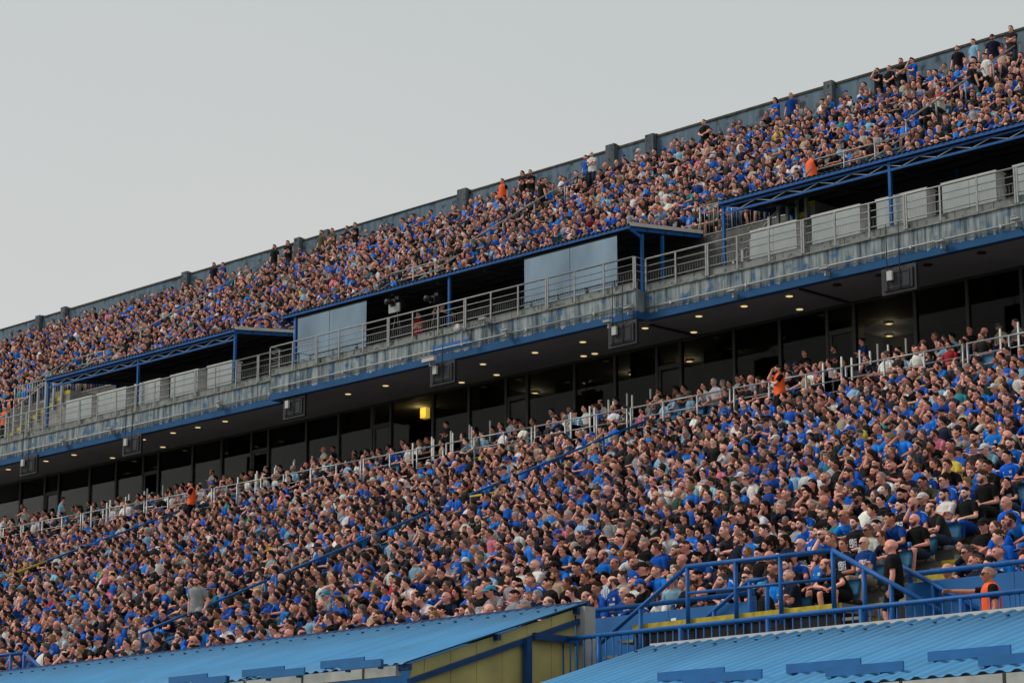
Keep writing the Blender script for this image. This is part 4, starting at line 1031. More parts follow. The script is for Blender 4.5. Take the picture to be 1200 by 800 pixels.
cctv(131, 502, 55.85, 'small white camera on the fascia below the far press desks')
cctv(258, 471, 55.85, 'small white camera on the fascia below the far canopy end')
def conduit(x0, x1, y, z, label):
    t = empty('conduit', ((x0 + x1) / 2, y, z), label, 'conduit')
    pipe('pipe_run', (x0, y, z), (x1, y, z), .030, M['cable'], t); x = x0 + 1.
    while x < x1: box('clip', (x - .03, y - .035, z - .05), (x + .03, y + .045, z + .05), M['whiteplastic'], t); x += 3.1
conduit(-92., XB0 - .1, YF - .07, ZS + .36, 'grey conduit along the far fascia below the press desks')
conduit(XB0 + .1, XB1 - .1, YF2 - .07, ZS + .40, 'grey conduit along the fascia of the projecting bay')
conduit(XB1 + .1, -30., YF - .07, ZS + .36, 'grey conduit along the near fascia towards the right edge')

# television camera gear under the middle canopy
def tv_camera(px, py, y, label):
    p = atY(px, py, y); X, Z = p[0], p[2]
    t = empty('television_camera', (X, y, 19.12), label, 'camera')
    bd = box('body', (X - .14, y - .26, Z - .13), (X + .14, y + .26, Z + .13), M['blackplastic'], t, .02); v, f = tube([(0, -.26, 0), (0, -.55, -.02)], [.09, .11], 12, (0, 0, 1)); link('lens', new_mesh('lens', v, f), bd, (X, y, Z), M['blackplastic'])
    box('viewfinder', (X - .10, y - .05, Z + .14), (X + .10, y + .18, Z + .28), M['blackplastic'], bd, .01)
    for a in (0, 2.1, 4.2): pipe('tripod_leg', (X, y, Z - .14), (X + .35 * math.cos(a), y + .3 * math.sin(a), 19.13), .025, M['blackplastic'], t, 6)
tv_camera(466, 356, 56.5, 'television camera with monitor hood on tripod left of the red shirted person')
tv_camera(512, 352, 56.6, 'television camera on tripod right of the red shirted person')
p = atY(462, 361, 56.3); t = tag(box('monitor_hood', (p[0] - .28, 56.28, p[2] - .16), (p[0] + .28, 56.34, p[2] + .16), M['frost']), 'grey tilted monitor panel beside the television camera', 'monitor')

# plastic seats
def seat_proto():
    bm = bmesh.new()
    def strip(pts, w0, w1):
        rows = []
        for (y, z, w) in pts:
            rows.append([bm.verts.new((-w, y, z + .015)), bm.verts.new((-w * .5, y + .008, z)), bm.verts.new((w * .5, y + .008, z)), bm.verts.new((w, y, z + .015))])
        for r0, r1 in zip(rows[:-1], rows[1:]):
            for i in range(3): bm.faces.new((r0[i], r0[i + 1], r1[i + 1], r1[i]))
    return bm, strip
def seat_mesh(kind, m):
    bm, strip = seat_proto()
    if kind == 'pan': strip([(-.22, .40, .20), (-.19, .43, .215), (0, .415, .215), (.16, .42, .21)], 0, 0)
    else: strip([(.155, .43, .205), (.20, .55, .215), (.235, .70, .215), (.245, .80, .19)], 0, 0)
    geo = bmesh.ops.solidify(bm, geom=bm.faces[:], thickness=.022)
    me = bpy.data.meshes.new('seat_' + kind); bm.to_mesh(me); bm.free(); me.materials.append(m); return me
SEAT_PAN, SEAT_BACK = seat_mesh('pan', M['seat']), seat_mesh('back', M['seat'])
SEAT_PAN2, SEAT_BACK2 = seat_mesh('pan', M['seatdark']), seat_mesh('back', M['seatdark'])
def seat(x, y, z, label, dark=False, group='plastic seats'):
    t = empty('stadium_seat', (x, y, z), label, 'seat', group)
    link('seat_pan', SEAT_PAN2 if dark else SEAT_PAN, t, (x, y, z)); link('seat_back', SEAT_BACK2 if dark else SEAT_BACK, t, (x, y, z))
    box('bracket', (x - .03, y + .10, z + .005), (x + .03, y + .16, z + .40), M['steel'], t)
    return t
n = 0
for k, x in enumerate(np.arange(-67.6, -51.2, .62)):
    seat(x, 58.0, 19.12, '%s royal blue seat from the left behind the projecting bay railing' % ordinal(k + 1), True, 'royal blue press seats in the projecting bay')
for k, (a, b) in enumerate(zip(dk2[:-1], dk2[1:])): seat((a[1] + b[0]) / 2, 57.7, 19.12 + .25, 'royal blue seat behind the %s gap from the left between near press desks' % ordinal(k + 1), True, 'royal blue seats between near press desks')
for k, (a, b) in enumerate(zip(dk[:-1], dk[1:])): seat((a[1] + b[0]) / 2, 57.7, 19.12 + .25, 'royal blue seat behind the %s gap from the left between far press desks' % ordinal(k + 1), True, 'royal blue seats between far press desks')
# ---------------------------------------------------------------- the crowd
PM = {}
PM['skin'] = by_object('skin', .55, .10, 30., .0, .3)
PM['eye'] = mat('eyes', (.035, .025, .022), .3, var=0); PM['brow'] = mat('eyebrows', (.045, .030, .022), .8, var=0); PM['lips'] = by_object('lips', .5, .05, 20., 0)
PM['shirt'] = by_object('shirt_cloth', .85, .14, 9., .5, .15)
for k in ('jersey', 'stripes', 'upright', 'print'): PM[k] = by_object('shirt_' + k, .8, .12, 9., .5, .15, pattern=k)
PM['trousers'] = by_object('trouser_cloth', .9, .15, 12., .4, .1); PM['hair'] = by_object('hair', .85, .45, 150., .8, .10); PM['shoe'] = by_object('shoe', .6, .1, 20., .1)
PM['vest'] = mat('orange_high_visibility', (.90, .105, .012), .7, var=.06, scale=9.); PM['lens'] = mat('dark_sunglasses', (.012, .012, .014), .15, var=0)

SKINS = [(.77, .350, .260), (.82, .405, .310), (.70, .305, .215), (.85, .465, .370), (.80, .340, .260), (.52, .220, .145)]
HAIRS = [((.007, .005, .0045), 10), ((.015, .010, .007), 8), ((.045, .026, .015), 5.5), ((.085, .078, .070), 2.6), ((.30, .29, .28), .9), ((.21, .135, .065), 1.0)]
CLOTH = {  # name: colour, weight
    'royal blue': ((.003, .098, .50), 17), 'bright blue': ((.006, .175, .64), 11), 'deep blue': ((.003, .045, .24), 7), 'black': ((.006, .006, .007), 31), 'charcoal': ((.022, .022, .025), 6), 'navy': ((.006, .010, .030), 14),
    'white': ((.66, .66, .65), 7), 'grey': ((.27, .28, .29), 5), 'light blue': ((.22, .42, .58), 4), 'beige': ((.40, .32, .23), 4), 'dark green': ((.02, .055, .03), .8), 'teal': ((.015, .22, .27), .8),
    'pink': ((.58, .16, .24), .9), 'red': ((.36, .018, .03), .9), 'green': ((.02, .28, .09), .4), 'yellow': ((.55, .42, .06), .4), 'brown': ((.12, .065, .04), .6), 'olive': ((.085, .085, .05), .6)}
CN = list(CLOTH); CW = np.array([CLOTH[c][1] for c in CN], float)
def pick_cloth(r, kind):
    w = CW.copy()
    if kind == 'vip':
        for c, k in (('royal blue', .25), ('bright blue', .25), ('deep blue', .5), ('white', 4.5), ('light blue', 3.), ('grey', 2.), ('beige', 2.5)): w[CN.index(c)] *= k
    if kind == 'right':
        for c, k in (('royal blue', 1.5), ('bright blue', 1.3)): w[CN.index(c)] *= k
    return CN[r.choice(len(CN), p=w / w.sum())]
HW = np.array([h[1] for h in HAIRS], float); HW /= HW.sum()
def pick_person(r, kind='lower'):
    d = {}; d['female'] = r.rand() < .13; d['cloth'] = pick_cloth(r, kind); c = np.array(CLOTH[d['cloth']][0]); d['shirt'] = np.clip(c * r.uniform(.8, 1.25) * r.uniform(.92, 1.08, 3), .004, .85)
    s = np.array(SKINS[r.randint(len(SKINS))]) * r.uniform(.85, 1.12); d['skin'] = s
    hi_ = r.choice(len(HAIRS), p=HW); d['hair'] = np.array(HAIRS[hi_][0]) * r.uniform(.8, 1.2)
    u = r.rand()
    if d['female']: d['style'] = ['long', 'long', 'bun', 'long'][r.randint(4)]; d['beard'] = False
    else:
        d['style'] = 'short' if u < .36 else 'buzz' if u < .56 else 'quiff' if u < .68 else 'receding' if u < .78 else 'balding' if u < .84 else 'bald' if u < .92 else 'cap' if u < .985 else 'curly'
        d['beard'] = r.rand() < .42
    d['cap'] = np.array([(.012, .012, .014), (.01, .09, .42), (.6, .6, .58), (.01, .02, .06), (.06, .07, .05), (.05, .3, .5)][r.choice(6, p=[.3, .28, .14, .16, .06, .06])])
    d['trou'] = np.array([(.02, .021, .025), (.03, .045, .08), (.06, .09, .15), (.24, .20, .15), (.012, .012, .013), (.01, .06, .3)][r.choice(6, p=[.24, .2, .2, .14, .17, .05])])
    d['shoe'] = np.array([(.5, .5, .5), (.02, .02, .02), (.12, .12, .12)][r.randint(3)])
    d['child'] = r.rand() < .03
    d['sc'] = r.uniform(.93, 1.05) * (.93 if d['female'] else 1.) * (.74 if d['child'] else 1.); d['girth'] = r.uniform(.95, 1.20) if not d['child'] else 1.
    if d['child']: d['beard'] = False; d['style'] = 'short' if d['style'] in ('balding', 'bald', 'receding') else d['style']
    return d

# shared hair, beard, cap and glasses meshes in head space
HAIR_ME = {}
def hair_me(style, seed):
    k = (style, seed)
    if k not in HAIR_ME:
        v, f = cap_mesh(30, 24) if style == 'cap' else hair_patch(style, 40, 32, seed + 3)
        HAIR_ME[k] = new_mesh('cap' if style == 'cap' else 'hair', v, f); HAIR_ME[k].materials.append(PM['hair'] if style != 'cap' else PM['shirt'])
    return HAIR_ME[k]
def beard_me():
    if 'beard' not in HAIR_ME:
        d, f = head_grid(44, 34); p = head_shape(d); m = beard_mask(p); n = unit_rows(p * V(1 / .076, 1 / .097, 1 / .116) ** 2)
        q = p + n * np.where(m, .006, -.006)[:, None]; keep = m[f].sum(1) >= 2; used = np.unique(f[keep]); mp = -np.ones(len(p), int); mp[used] = np.arange(len(used))
        HAIR_ME['beard'] = new_mesh('beard', q[used], mp[f[keep]]); HAIR_ME['beard'].materials.append(PM['hair'])
    return HAIR_ME['beard']
def glasses_me():
    if 'gl' not in HAIR_ME:
        bm = bmesh.new()
        for c, s in (((.034, -.100, .010), (.052, .008, .034)), ((-.034, -.100, .010), (.052, .008, .034)), ((0, -.105, .018), (.02, .006, .006)), ((.079, -.045, .014), (.006, .11, .007)), ((-.079, -.045, .014), (.006, .11, .007)), ((.068, -.098, .016), (.024, .006, .007)), ((-.068, -.098, .016), (.024, .006, .007))):
            bmesh.ops.create_cube(bm, size=1, matrix=Matrix.Translation(c) @ Matrix.Diagonal((*s, 1)))
        me = bpy.data.meshes.new('sunglasses'); bm.to_mesh(me); bm.free(); me.materials.append(PM['lens']); HAIR_ME['gl'] = me
    return HAIR_ME['gl']

def rgba(c): return (float(c[0]), float(c[1]), float(c[2]), 1.)
def person(x, y, z, yaw, tmpl, d, label, group=None, pattern='shirt', vest=False, glasses=False, hseed=0, cloth=True):
    T = template(*tmpl, fine=y < 45)
    o = bpy.data.objects.new('person', T['body']); COL.objects.link(o)
    if not T['body'].materials:
        for k in ('skin', 'eye', 'brow', 'lips'): T['body'].materials.append(PM[k])
    o.location = (x, y, z); o.rotation_euler = (0, 0, yaw); s = d['sc']; o.scale = (s * d['girth'], s * (1 + (d['girth'] - 1) * .6), s)
    o.color = rgba(d['skin']); tag(o, label, 'person', group)
    def child(name, me, col, m, M4=None):
        if not me.materials: me.materials.append(PM['shirt'] if name == 'shirt' else m)
        c = bpy.data.objects.new(name, me); COL.objects.link(c); c.parent = o; c.color = rgba(col)
        if M4 is not None: c.matrix_basis = M4
        if name == 'shirt' and m is not PM['shirt']:
            c.material_slots[0].link = 'OBJECT'; c.material_slots[0].material = m
        return c
    child('shirt', T['shirt'], d['shirt'], PM[pattern])
    if 'trousers' in T: child('trousers', T['trousers'], d['trou'], PM['trousers'])
    for k in ('shoe_l', 'shoe_r'):
        if k in T: child('shoe', T[k], d['shoe'], PM['shoe'])
    if vest: child('vest', T['vest'], (.9, .1, .02), PM['vest'])
    g = d['girth']
    H = Matrix.Translation(Vector(T['C'])) @ Matrix.Diagonal((1 / g ** .7, 1., 1., 1.)) @ Matrix([list(r_) for r_ in T['R']]).to_4x4() @ Matrix.Scale(T['hs'], 4)
    st = d['style']
    if st == 'cap':
        child('cap', hair_me('cap', 0), d['cap'], PM['shirt'], H); child('hair', hair_me('buzz', 0), d['hair'], PM['hair'], H)
    elif st != 'bald': child('hair', hair_me(st, hseed % 3), d['hair'] if st not in ('buzz', 'receding', 'balding') else d['hair'] * .75 + np.array(d['skin']) * .12, PM['hair'], H)
    if d['beard']: child('beard', beard_me(), d['hair'] * .8 + np.array(d['skin']) * .14, PM['hair'], H)
    if glasses: child('sunglasses', glasses_me(), (0, 0, 0), PM['lens'], H)
    return o

POSE_WORDS = {'hands_on_thighs': 'hands on thighs', 'leaning_clasped': 'leaning forward', 'hand_on_chin': 'hand at mouth', 'arms_folded': 'arms folded', 'hands_at_mouth': 'hands before mouth', 'hands_in_lap': 'hands in lap',
              'elbows_on_knees': 'elbows on knees', 'hand_on_cheek': 'hand on cheek', 'slouching': 'sitting back', 'holding_phone': 'hands raised together', 'arms_crossed_forward': 'arms crossed low'}
SEATED_W = np.array([26, 15, 6, 15, 2, 16, 8, 3, 13, 7, 2], float); SEATED_W /= SEATED_W.sum()
SEATED = ['hands_in_lap', 'leaning_clasped', 'hand_on_chin', 'arms_folded', 'hands_at_mouth', 'hands_on_thighs', 'elbows_on_knees', 'hand_on_cheek', 'slouching', 'arms_crossed_forward', 'holding_phone']
TM = [('hands_in_lap', -22, 9, .3, True, False), ('hands_in_lap', -44, 7, .8, False, False), ('leaning_clasped', -16, 9, .3, True, False), ('leaning_clasped', -36, 9, 0., False, False), ('hand_on_chin', -18, 5, .4, True, False),
      ('hand_on_chin', -34, 9, 0., False, False), ('arms_folded', -26, 11, .9, True, False), ('arms_folded', -8, 7, .2, False, False), ('hands_at_mouth', -22, 9, .2, True, False), ('hands_on_thighs', -30, 10, 1.1, True, False),
      ('hands_on_thighs', -4, 8, .2, False, False), ('elbows_on_knees', -26, 11, .4, True, False), ('hand_on_cheek', -14, 9, .3, False, False), ('slouching', -32, 13, .7, False, False), ('arms_crossed_forward', -20, 10, .5, True, False),
      ('holding_phone', -20, 14, .3, False, False), ('hands_in_lap', -24, 9, 0., False, True), ('hand_on_chin', -20, 7, 0., False, True), ('leaning_clasped', -30, 9, 0., True, True)]
MALE = [t for t in TM if not t[5]]; FEM = [t for t in TM if t[5]]

# low-detail figures for the far crowd: same lofts with fewer sides, colour per face
SK_, SH_, TR_, SO_, HA_, EY_, PR_, BE_, CA_ = range(9)
_bc, _hc = {}, {}
def far_body(pose, shorts, female, belly, lo, legs):
    k = (pose, shorts, female, belly, lo, legs)
    if k not in _bc:
        parts, J = body_parts(pose, False, belly, shorts, .62, female, lo, legs)
        v, f = join([(a, b) for a, b, _ in parts]); r = np.concatenate([np.full(len(b), {SKIN: SK_, SHIRT: SH_, TROU: TR_, SHOE: SO_, SLEEVE: SH_}[c]) for a, b, c in parts])
        c0 = v[f].mean(1); sp0, sp1 = np.array(J['spine'][0]), np.array(J['spine'][-1]); ax = unit(sp1 - sp0); h = (c0 - sp0) @ ax; fr = (c0 - sp0) @ np.cross(V(1, 0, 0), ax)
        r2 = np.where((r == SH_) & (fr > .05) & (h > .33) & (h < .47) & (np.abs(c0[:, 0]) < .075), PR_, r)
        _bc[k] = (v, f, r, r2, np.array(J['head']))
    return _bc[k]
def far_head(style, beard, lo):
    k = (style, beard, lo)
    if k not in _hc:
        nu, nv = (9, 7) if lo else (12, 10)
        d, f = head_grid(nu, nv); p = head_shape(d); c = p[f].mean(1); r = np.full(len(f), SK_)
        if style not in ('bald', 'cap'):
            m = hair_mask(p, style if style in ('balding', 'receding') else 'short'); n = unit_rows(p * V(1 / .076, 1 / .097, 1 / .116) ** 2)
            q = p + n * np.where(m, HAIR_T[style] * 1.1, 0)[:, None]; r[hair_mask(c, style if style in ('balding', 'receding') else 'short')] = HA_
        else: q = p
        e = (c[:, 1] < -.055) & (np.abs(np.abs(c[:, 0]) - .030) < .020) & (np.abs(c[:, 2] - .014) < .016) & (r == SK_); r[e] = EY_
        if beard: r[beard_mask(c) & (r == SK_)] = BE_
        v, ff, rr = q, f, r
        if style in ('long', 'bun'):
            v2, f2 = hair_patch(style, 10, 8, 1); v, ff = join([(v, ff), (v2, f2)]); rr = np.r_[rr, np.full(len(f2), HA_)]
        if style == 'cap':
            v2, f2 = cap_mesh(10, 8); v, ff = join([(v, ff), (v2, f2)]); rr = np.r_[rr, np.full(len(f2), CA_)]
        _hc[k] = (v, ff, rr)
    return _hc[k]
CV, CF, CC = [], [], []; _off = [0]
def far_person(x, y, z, yaw, pose, d, r, hy, hp, lo, legs=True):
    v, f, r0, r1, C = far_body(pose, bool(r.randint(2)), d['female'], [0., .5, 1.][r.randint(3)], lo, legs)
    hv, hf, hr = far_head(d['style'], d['beard'], lo)
    Rm = rot(math.radians(hy), math.radians(hp), r.normal(0, .06)); hs = 1.0 if d['female'] else 1.06
    hv = (hv * hs * V(r.uniform(.95, 1.06), 1, r.uniform(.95, 1.05))) @ Rm.T + C
    s = d['sc']; vv = np.vstack([v * V(d['girth'], 1 + (d['girth'] - 1) * .6, 1), hv]) * s @ rot(yaw).T + V(x, y, z)
    pr = (r.rand() < .45 and d['cloth'] in ('royal blue', 'bright blue', 'deep blue', 'black', 'navy'))
    reg = np.concatenate([r1 if pr else r0, hr])
    sk = np.array(d['skin']); pal = np.array([sk, d['shirt'], d['trou'], d['shoe'], d['hair'], sk * .38, d['shirt'] * .55 + .45 * np.array((.55, .57, .6)), d['hair'] * .75 + sk * .22, d['cap']])
    CV.append(vv); CF.append(np.vstack([f, hf + len(v)]) + _off[0]); CC.append(pal[reg]); _off[0] += len(vv)

# ---- seats of both tiers
seats = []
R_ = np.random.RandomState(23)
def in_aisle(x, lst, m=.16): return any(a - m < x < b + m for a, b in lst)
for i in range(N1):
    y = rowY1(i) + .46; x = y * -1.72 + R_.uniform(0, .5)
    x = math.floor(x / .5) * .5
    while x < y * -.53:
        if not in_aisle(x, AIS1) and not (i < 2 and (-27.0 < x < -23.3 or -51.2 < x < -47.7)) and not (i == 2 and -25.2 < x < -23.9):
            seats.append(('lower', i, x, y, floor1(i)))
        x += .5
for r_ in range(4):
    y = 55.0 + TV * r_ + .48; x = -95.
    while x < -29:
        (None if any(q - .3 < x < q + 1.35 for q in DIV) else seats.append(('vip', r_, x, y, ZV + RV * r_))); x += .56
for j in range(N2):
    y = rowY2(j) + .46; x = math.floor(y * -1.72 / .5) * .5
    while x < y * -.53:
        if not in_aisle(x, AIS2) and not (j < 4 and any(a - 2.2 < x < a + 1.6 for a, b in AIS2)): seats.append(('upper', j, x, y, floor2(j)))
        x += .5
cand = []
for sdx, (tier, i, x, y, z) in enumerate(seats):
    u, v, dep = proj((x, y, z + 1.15))
    if not (-90 < u < 1390 and -40 < v < 850): continue
    if tier == 'lower' and x < XS and (z + 1.30) / y < .1675: continue          # behind the shelter roof
    if tier == 'lower' and i == 0 and (z + 1.3) / y < .1625: continue
    occ = R_.rand() < {'lower': .975 if i < 24 else .86, 'vip': .88, 'upper': .96 if i < 15 else .55}[tier]
    if tier == 'vip' and math.sin(x * 1.3) > .93: occ = False
    if tier == 'lower' and i == 4 and -24.9 < x < -24.3: occ = False
    inside = 4 < u < 1196 and v < 795
    cand.append([dep, tier, i, x, y, z, occ, inside])
near = sorted([c for c in cand if c[6] and c[7] and c[1] == 'lower'], key=lambda c: c[0])[:258]
near_ids = set(id(c) for c in near)
# people the picture singles out: px, py of the head, pose, clothes ...
mk = lambda cloth, style='short', hair=(.02, .014, .01), beard=False, skin=1, trou=(.012, .012, .013), female=False, sc=1., girth=1.05, shoe=(.3, .3, .3), cap=(.01, .01, .012): dict(female=female, cloth=cloth, shirt=np.array(CLOTH[cloth][0]), skin=np.array(SKINS[skin]), hair=np.array(hair), style=style, beard=beard, cap=np.array(cap), trou=np.array(trou), shoe=np.array(shoe), child=False, sc=sc, girth=girth)
def std(pose, hy=0, hp=0, belly=.3, shorts=False, fem=False): return (pose, hy, hp, belly, shorts, fem)
def put(px, py, Y, z, yaw, tm, d, label, **kw):
    """stand a person at depth Y so that the head shows in picture column px"""
    k = (z + 1.6 * d['sc']) / Y; return person(Xat(px, Y, k), Y, z, math.radians(yaw), tm, d, label, **kw)
put(1046, 637, 31.95, 4.06, -60, std('standing', -10, 4, .6, True), mk('black', 'bald', skin=4, girth=1.15, trou=(.012, .012, .013)), 'bald person in black shirt and shorts standing on the stair beside the parapet')
put(1160, 680, 31.15, 3.3, -45, std('pointing', 10, 2, .5), mk('black', 'buzz', (.3, .3, .3), skin=5, girth=1.1), 'steward in orange vest and sunglasses pointing along the walkway', vest=True, glasses=True)
yA = 37.2; put(232, 690, yA, Z1 + R1 / T1 * (yA - Y1) + .16, 22, std('walking_down', 10, 14, .2), mk('grey', 'quiff', beard=True, trou=(.015, .022, .045), girth=1.08), 'person in grey t-shirt walking down the lower aisle')
put(913, 450, 54.62, 13.72, -30, std('standing_chin', -10, 2, .4), mk('black', 'short', beard=True, girth=1.12), 'steward in orange vest, hand at chin, standing against the silver railing', vest=True)
put(225, 572, 54.62, 13.72, -40, std('standing_folded', -10, 6, .4), mk('black', 'short', beard=True, girth=1.1), 'steward in orange vest, arms folded, at the far silver railing', vest=True)
put(72, 585, 56.95, ZV + .70, 150, std('standing_clasped', 10, 8, .2), mk('light blue', 'short', trou=(.012, .016, .03), girth=1.08), 'person in light blue shirt standing with back turned on the executive terrace')
put(29, 590, 57.3, ZV + .68, 60, std('at_camera', 0, 14, .0, False, True), mk('white', 'bun', female=True), 'waiter in white shirt and black trousers reaching across the executive seats')
put(4, 605, 55.6, ZV, 120, std('standing_clasped', 10, 8, .2), mk('white', 'short', girth=1.08), 'person in white shirt standing at the far left end of the silver railing')
put(7, 455, 59.3, 20.2, 10, std('standing_folded', -10, 6, .4), mk('black', 'short', girth=1.12), 'steward in orange vest on the balcony at the left edge', vest=True)
put(491, 365, 57.5, 19.12, 20, std('standing_folded', -6, 6, .3), mk('red', 'short', trou=(.04, .06, .1)), 'person in red shirt standing under the middle canopy')
put(521, 345, 57.9, 19.35, 10, std('at_camera', -4, 4, .2), mk('black', 'cap', cap=(.5, .03, .04)), 'camera operator in black with red headphones under the middle canopy')
put(533, 350, 58.3, 19.12, -20, std('standing_chin', -4, 2, .2), mk('black', 'short'), 'person in black behind the camera operator under the middle canopy')
put(589, 218, 72.5, floor2(15), 10, std('standing', -10, 6, .4), mk('black', 'short'), 'steward in orange vest standing at the rear wall', vest=True)
put(950, 190, 62.2, floor2(2), 170, std('standing_folded', 0, 10, .4), mk('black', 'short', hair=(.1, .1, .1), girth=1.15), 'steward in orange vest seen from behind above the near canopy', vest=True)
put(412, 345, 61.4, floor2(0) + .1, 165, std('standing_clasped', 0, 10, .4), mk('black', 'short', girth=1.1), 'steward in orange vest with back turned above the middle canopy', vest=True)
tops = [(613, 'black', 'short', 'standing_folded'), (622, 'black', 'short', 'standing_folded'), (694, 'white', 'bald', 'standing_folded'), (687, 'royal blue', 'short', 'standing'), (826, 'black', 'short', 'standing_clasped'), (909, 'royal blue', 'long', 'standing_folded'), (927, 'deep blue', 'buzz', 'standing'),
        (1029, 'black', 'short', 'standing_chin'), (1043, 'black', 'buzz', 'standing_clasped'), (1056, 'black', 'short', 'standing_folded'), (1070, 'royal blue', 'quiff', 'standing_chin'), (1122, 'black', 'short', 'standing'), (1141, 'light blue', 'short', 'standing'), (1163, 'navy', 'cap', 'standing'), (1185, 'charcoal', 'short', 'standing_folded'),
        (377, 'olive', 'short', 'standing'), (390, 'olive', 'short', 'standing_folded'), (407, 'navy', 'short', 'standing'), (417, 'black', 'short', 'standing_folded'), (322, 'black', 'short', 'standing'), (338, 'black', 'short', 'standing_folded'), (251, 'navy', 'short', 'standing'), (262, 'deep blue', 'short', 'standing_folded')]
tw = {613: 'beside the orange vested steward', 622: 'between steward and white shirt', 694: 'near the paired wall buttresses', 687: 'just left of the bald white shirted one', 826: 'left of the blue pair', 909: 'long haired, left of a taller blue figure', 927: 'tallest of the blue pair', 1029: 'first of a group of four', 1043: 'second of a group of four', 1056: 'third of a group of four', 1070: 'last of a group of four', 1122: 'left of the pale shirt', 1141: 'tall, near the right end', 1163: 'wearing a cap', 1185: 'rightmost along the wall',
      377: 'first of four, far half', 390: 'second of four, far half', 407: 'third of four, far half', 417: 'last of four, far half', 322: 'left of two, far half', 338: 'right of two, far half', 251: 'leftmost of all', 262: 'second from the left'}
Rt = np.random.RandomState(5)
for k, (px, cl, sty, po) in enumerate(tops):
    put(px, 0, 72.45, floor2(15), Rt.uniform(-15, 20), std(po, -4, 4, .3), mk(cl, sty, beard=bool(k % 2) and sty != 'long', sc=Rt.uniform(.95, 1.05), trou=(.03, .04, .06), girth=Rt.uniform(1., 1.12), cap=(.02, .02, .03)),
        'person in %s standing at rear wall, %s' % (cl, tw[px]), group='people standing along the rear wall')
put(1155, 70, 70.4, floor2(12), -20, std('standing', 8, 20, .3), mk('white', 'short', trou=(.012, .012, .013), girth=1.1), 'person in white t-shirt standing in the upper aisle near the right edge')
put(1138, 85, 69.6, floor2(11), 160, std('standing', -10, 4, .3), mk('black', 'short', girth=1.15, trou=(.2, .25, .3)), 'person in black seen from behind in the upper aisle near the right edge')
put(635, 225, 70.0, floor2(12), 160, std('standing', 8, 4, .3), mk('black', 'short', girth=1.2), 'person in black seen from behind in the upper crowd left of the handrail')

# near individuals
PHONE_SCREEN = glow('phone_screen', (.5, .7, 1.), .5); M['cup0'] = mat('white_cup', (.6, .6, .58), .6); M['cup1'] = mat('blue_can', (.02, .16, .45), .4)
Rn = np.random.RandomState(77)
rows_x = {}
used_lab = set()
for dep, tier, i, x, y, z, occ, ins in sorted(near, key=lambda c: (c[2], c[3])):
    d = pick_person(Rn, 'right' if x > -36 else 'lower')
    tl = FEM if d['female'] else MALE; tw_ = np.array([SEATED_W[SEATED.index(t[0])] for t in tl]); tm = tl[Rn.choice(len(tl), p=tw_ / tw_.sum())]
    pat = 'shirt'; u = Rn.rand()
    if d['cloth'] in ('royal blue', 'bright blue', 'deep blue'): pat = 'jersey' if u < .55 else 'print' if u < .62 else 'shirt'
    elif d['cloth'] in ('black', 'navy', 'dark green', 'charcoal'): pat = 'print' if u < .25 else 'shirt'
    elif d['cloth'] in ('light blue', 'navy', 'grey'): pat = 'stripes' if u < .12 else 'upright' if u < .2 else 'shirt'
    n = max(1, int(round(abs(x + 25.7) / .5)) - 1)
    garment = {'jersey': 'football jersey', 'print': 'printed t-shirt', 'stripes': 'striped shirt', 'upright': 'striped shirt', 'shirt': 't-shirt'}[pat]
    lab = 'person in %s %s, %s, %s row, %s seat %s of stair gap' % (d['cloth'], garment, POSE_WORDS[tm[0]], ordinal(i + 1), ordinal(n), 'left' if x < -25.7 else 'right')
    if len(lab.split()) > 16: lab = lab.replace(', ' + POSE_WORDS[tm[0]], '', 1)
    po_ = person(x + Rn.uniform(-.05, .05), y + Rn.uniform(-.06, .04), z, math.radians(Rn.normal(-7, 8)), tm, d, lab, 'spectators seated in the nearest rows', pat, False, Rn.rand() < .08, Rn.randint(9))
    if tm[0] in ('holding_phone', 'hands_in_lap', 'leaning_clasped') and (tm[0] == 'holding_phone' or Rn.rand() < .16):
        J = skeleton(tm[0], tm[3]); hm = (J['armL'][2] + J['armR'][2]) / 2 + V(0, -.075, .02); sc_ = np.array(po_.scale); q = rot(po_.rotation_euler.z) @ (hm * sc_) + np.array(po_.location)
        ph = tm[0] == 'holding_phone'; where = '%s row, %s seat %s of stair gap' % (ordinal(i + 1), ordinal(n), 'left' if x < -25.7 else 'right')
        if ph:
            o_ = link('phone', box_me(.075, .012, .15, M['blackplastic'], .004), None, q); o_.rotation_euler = (.35, 0, po_.rotation_euler.z); tag(o_, 'dark phone held up by the person in %s' % where, 'phone', 'phones and cups held by spectators')
            sc2 = bpy.data.objects.new('screen', box_me(.066, .002, .135, PHONE_SCREEN)); COL.objects.link(sc2); sc2.parent = o_; sc2.location = (0, .0072, 0)
        else:
            v_, f_ = tube([(0, 0, -.05), (0, 0, .06)], [.032, .042], 10, (0, 1, 0), dome=0.)
            o_ = link('paper_cup', new_mesh('paper_cup', v_, f_), None, q, M['cup%d' % (Rn.randint(2))]); tag(o_, 'paper cup held by the person in %s' % where, 'cup', 'phones and cups held by spectators')
# empty seats one can see
def empty_label(c):
    a = min(AIS1, key=lambda q: abs(c[3] - sum(q) / 2)); k = AIS1.index(a); n = max(1, int(round(abs(c[3] - sum(a) / 2) / .5)) - 1)
    return 'empty light blue seat, %s row, %s seat %s of %s aisle' % (ordinal(c[2] + 1), ordinal(n), 'left' if c[3] < sum(a) / 2 else 'right', ('near', 'middle', 'far', 'farthest')[k])
for c in cand:
    if c[1] == 'lower' and not c[6] and c[7]:
        seat(c[3], c[4], c[5], empty_label(c), group='empty seats among the lower spectators')
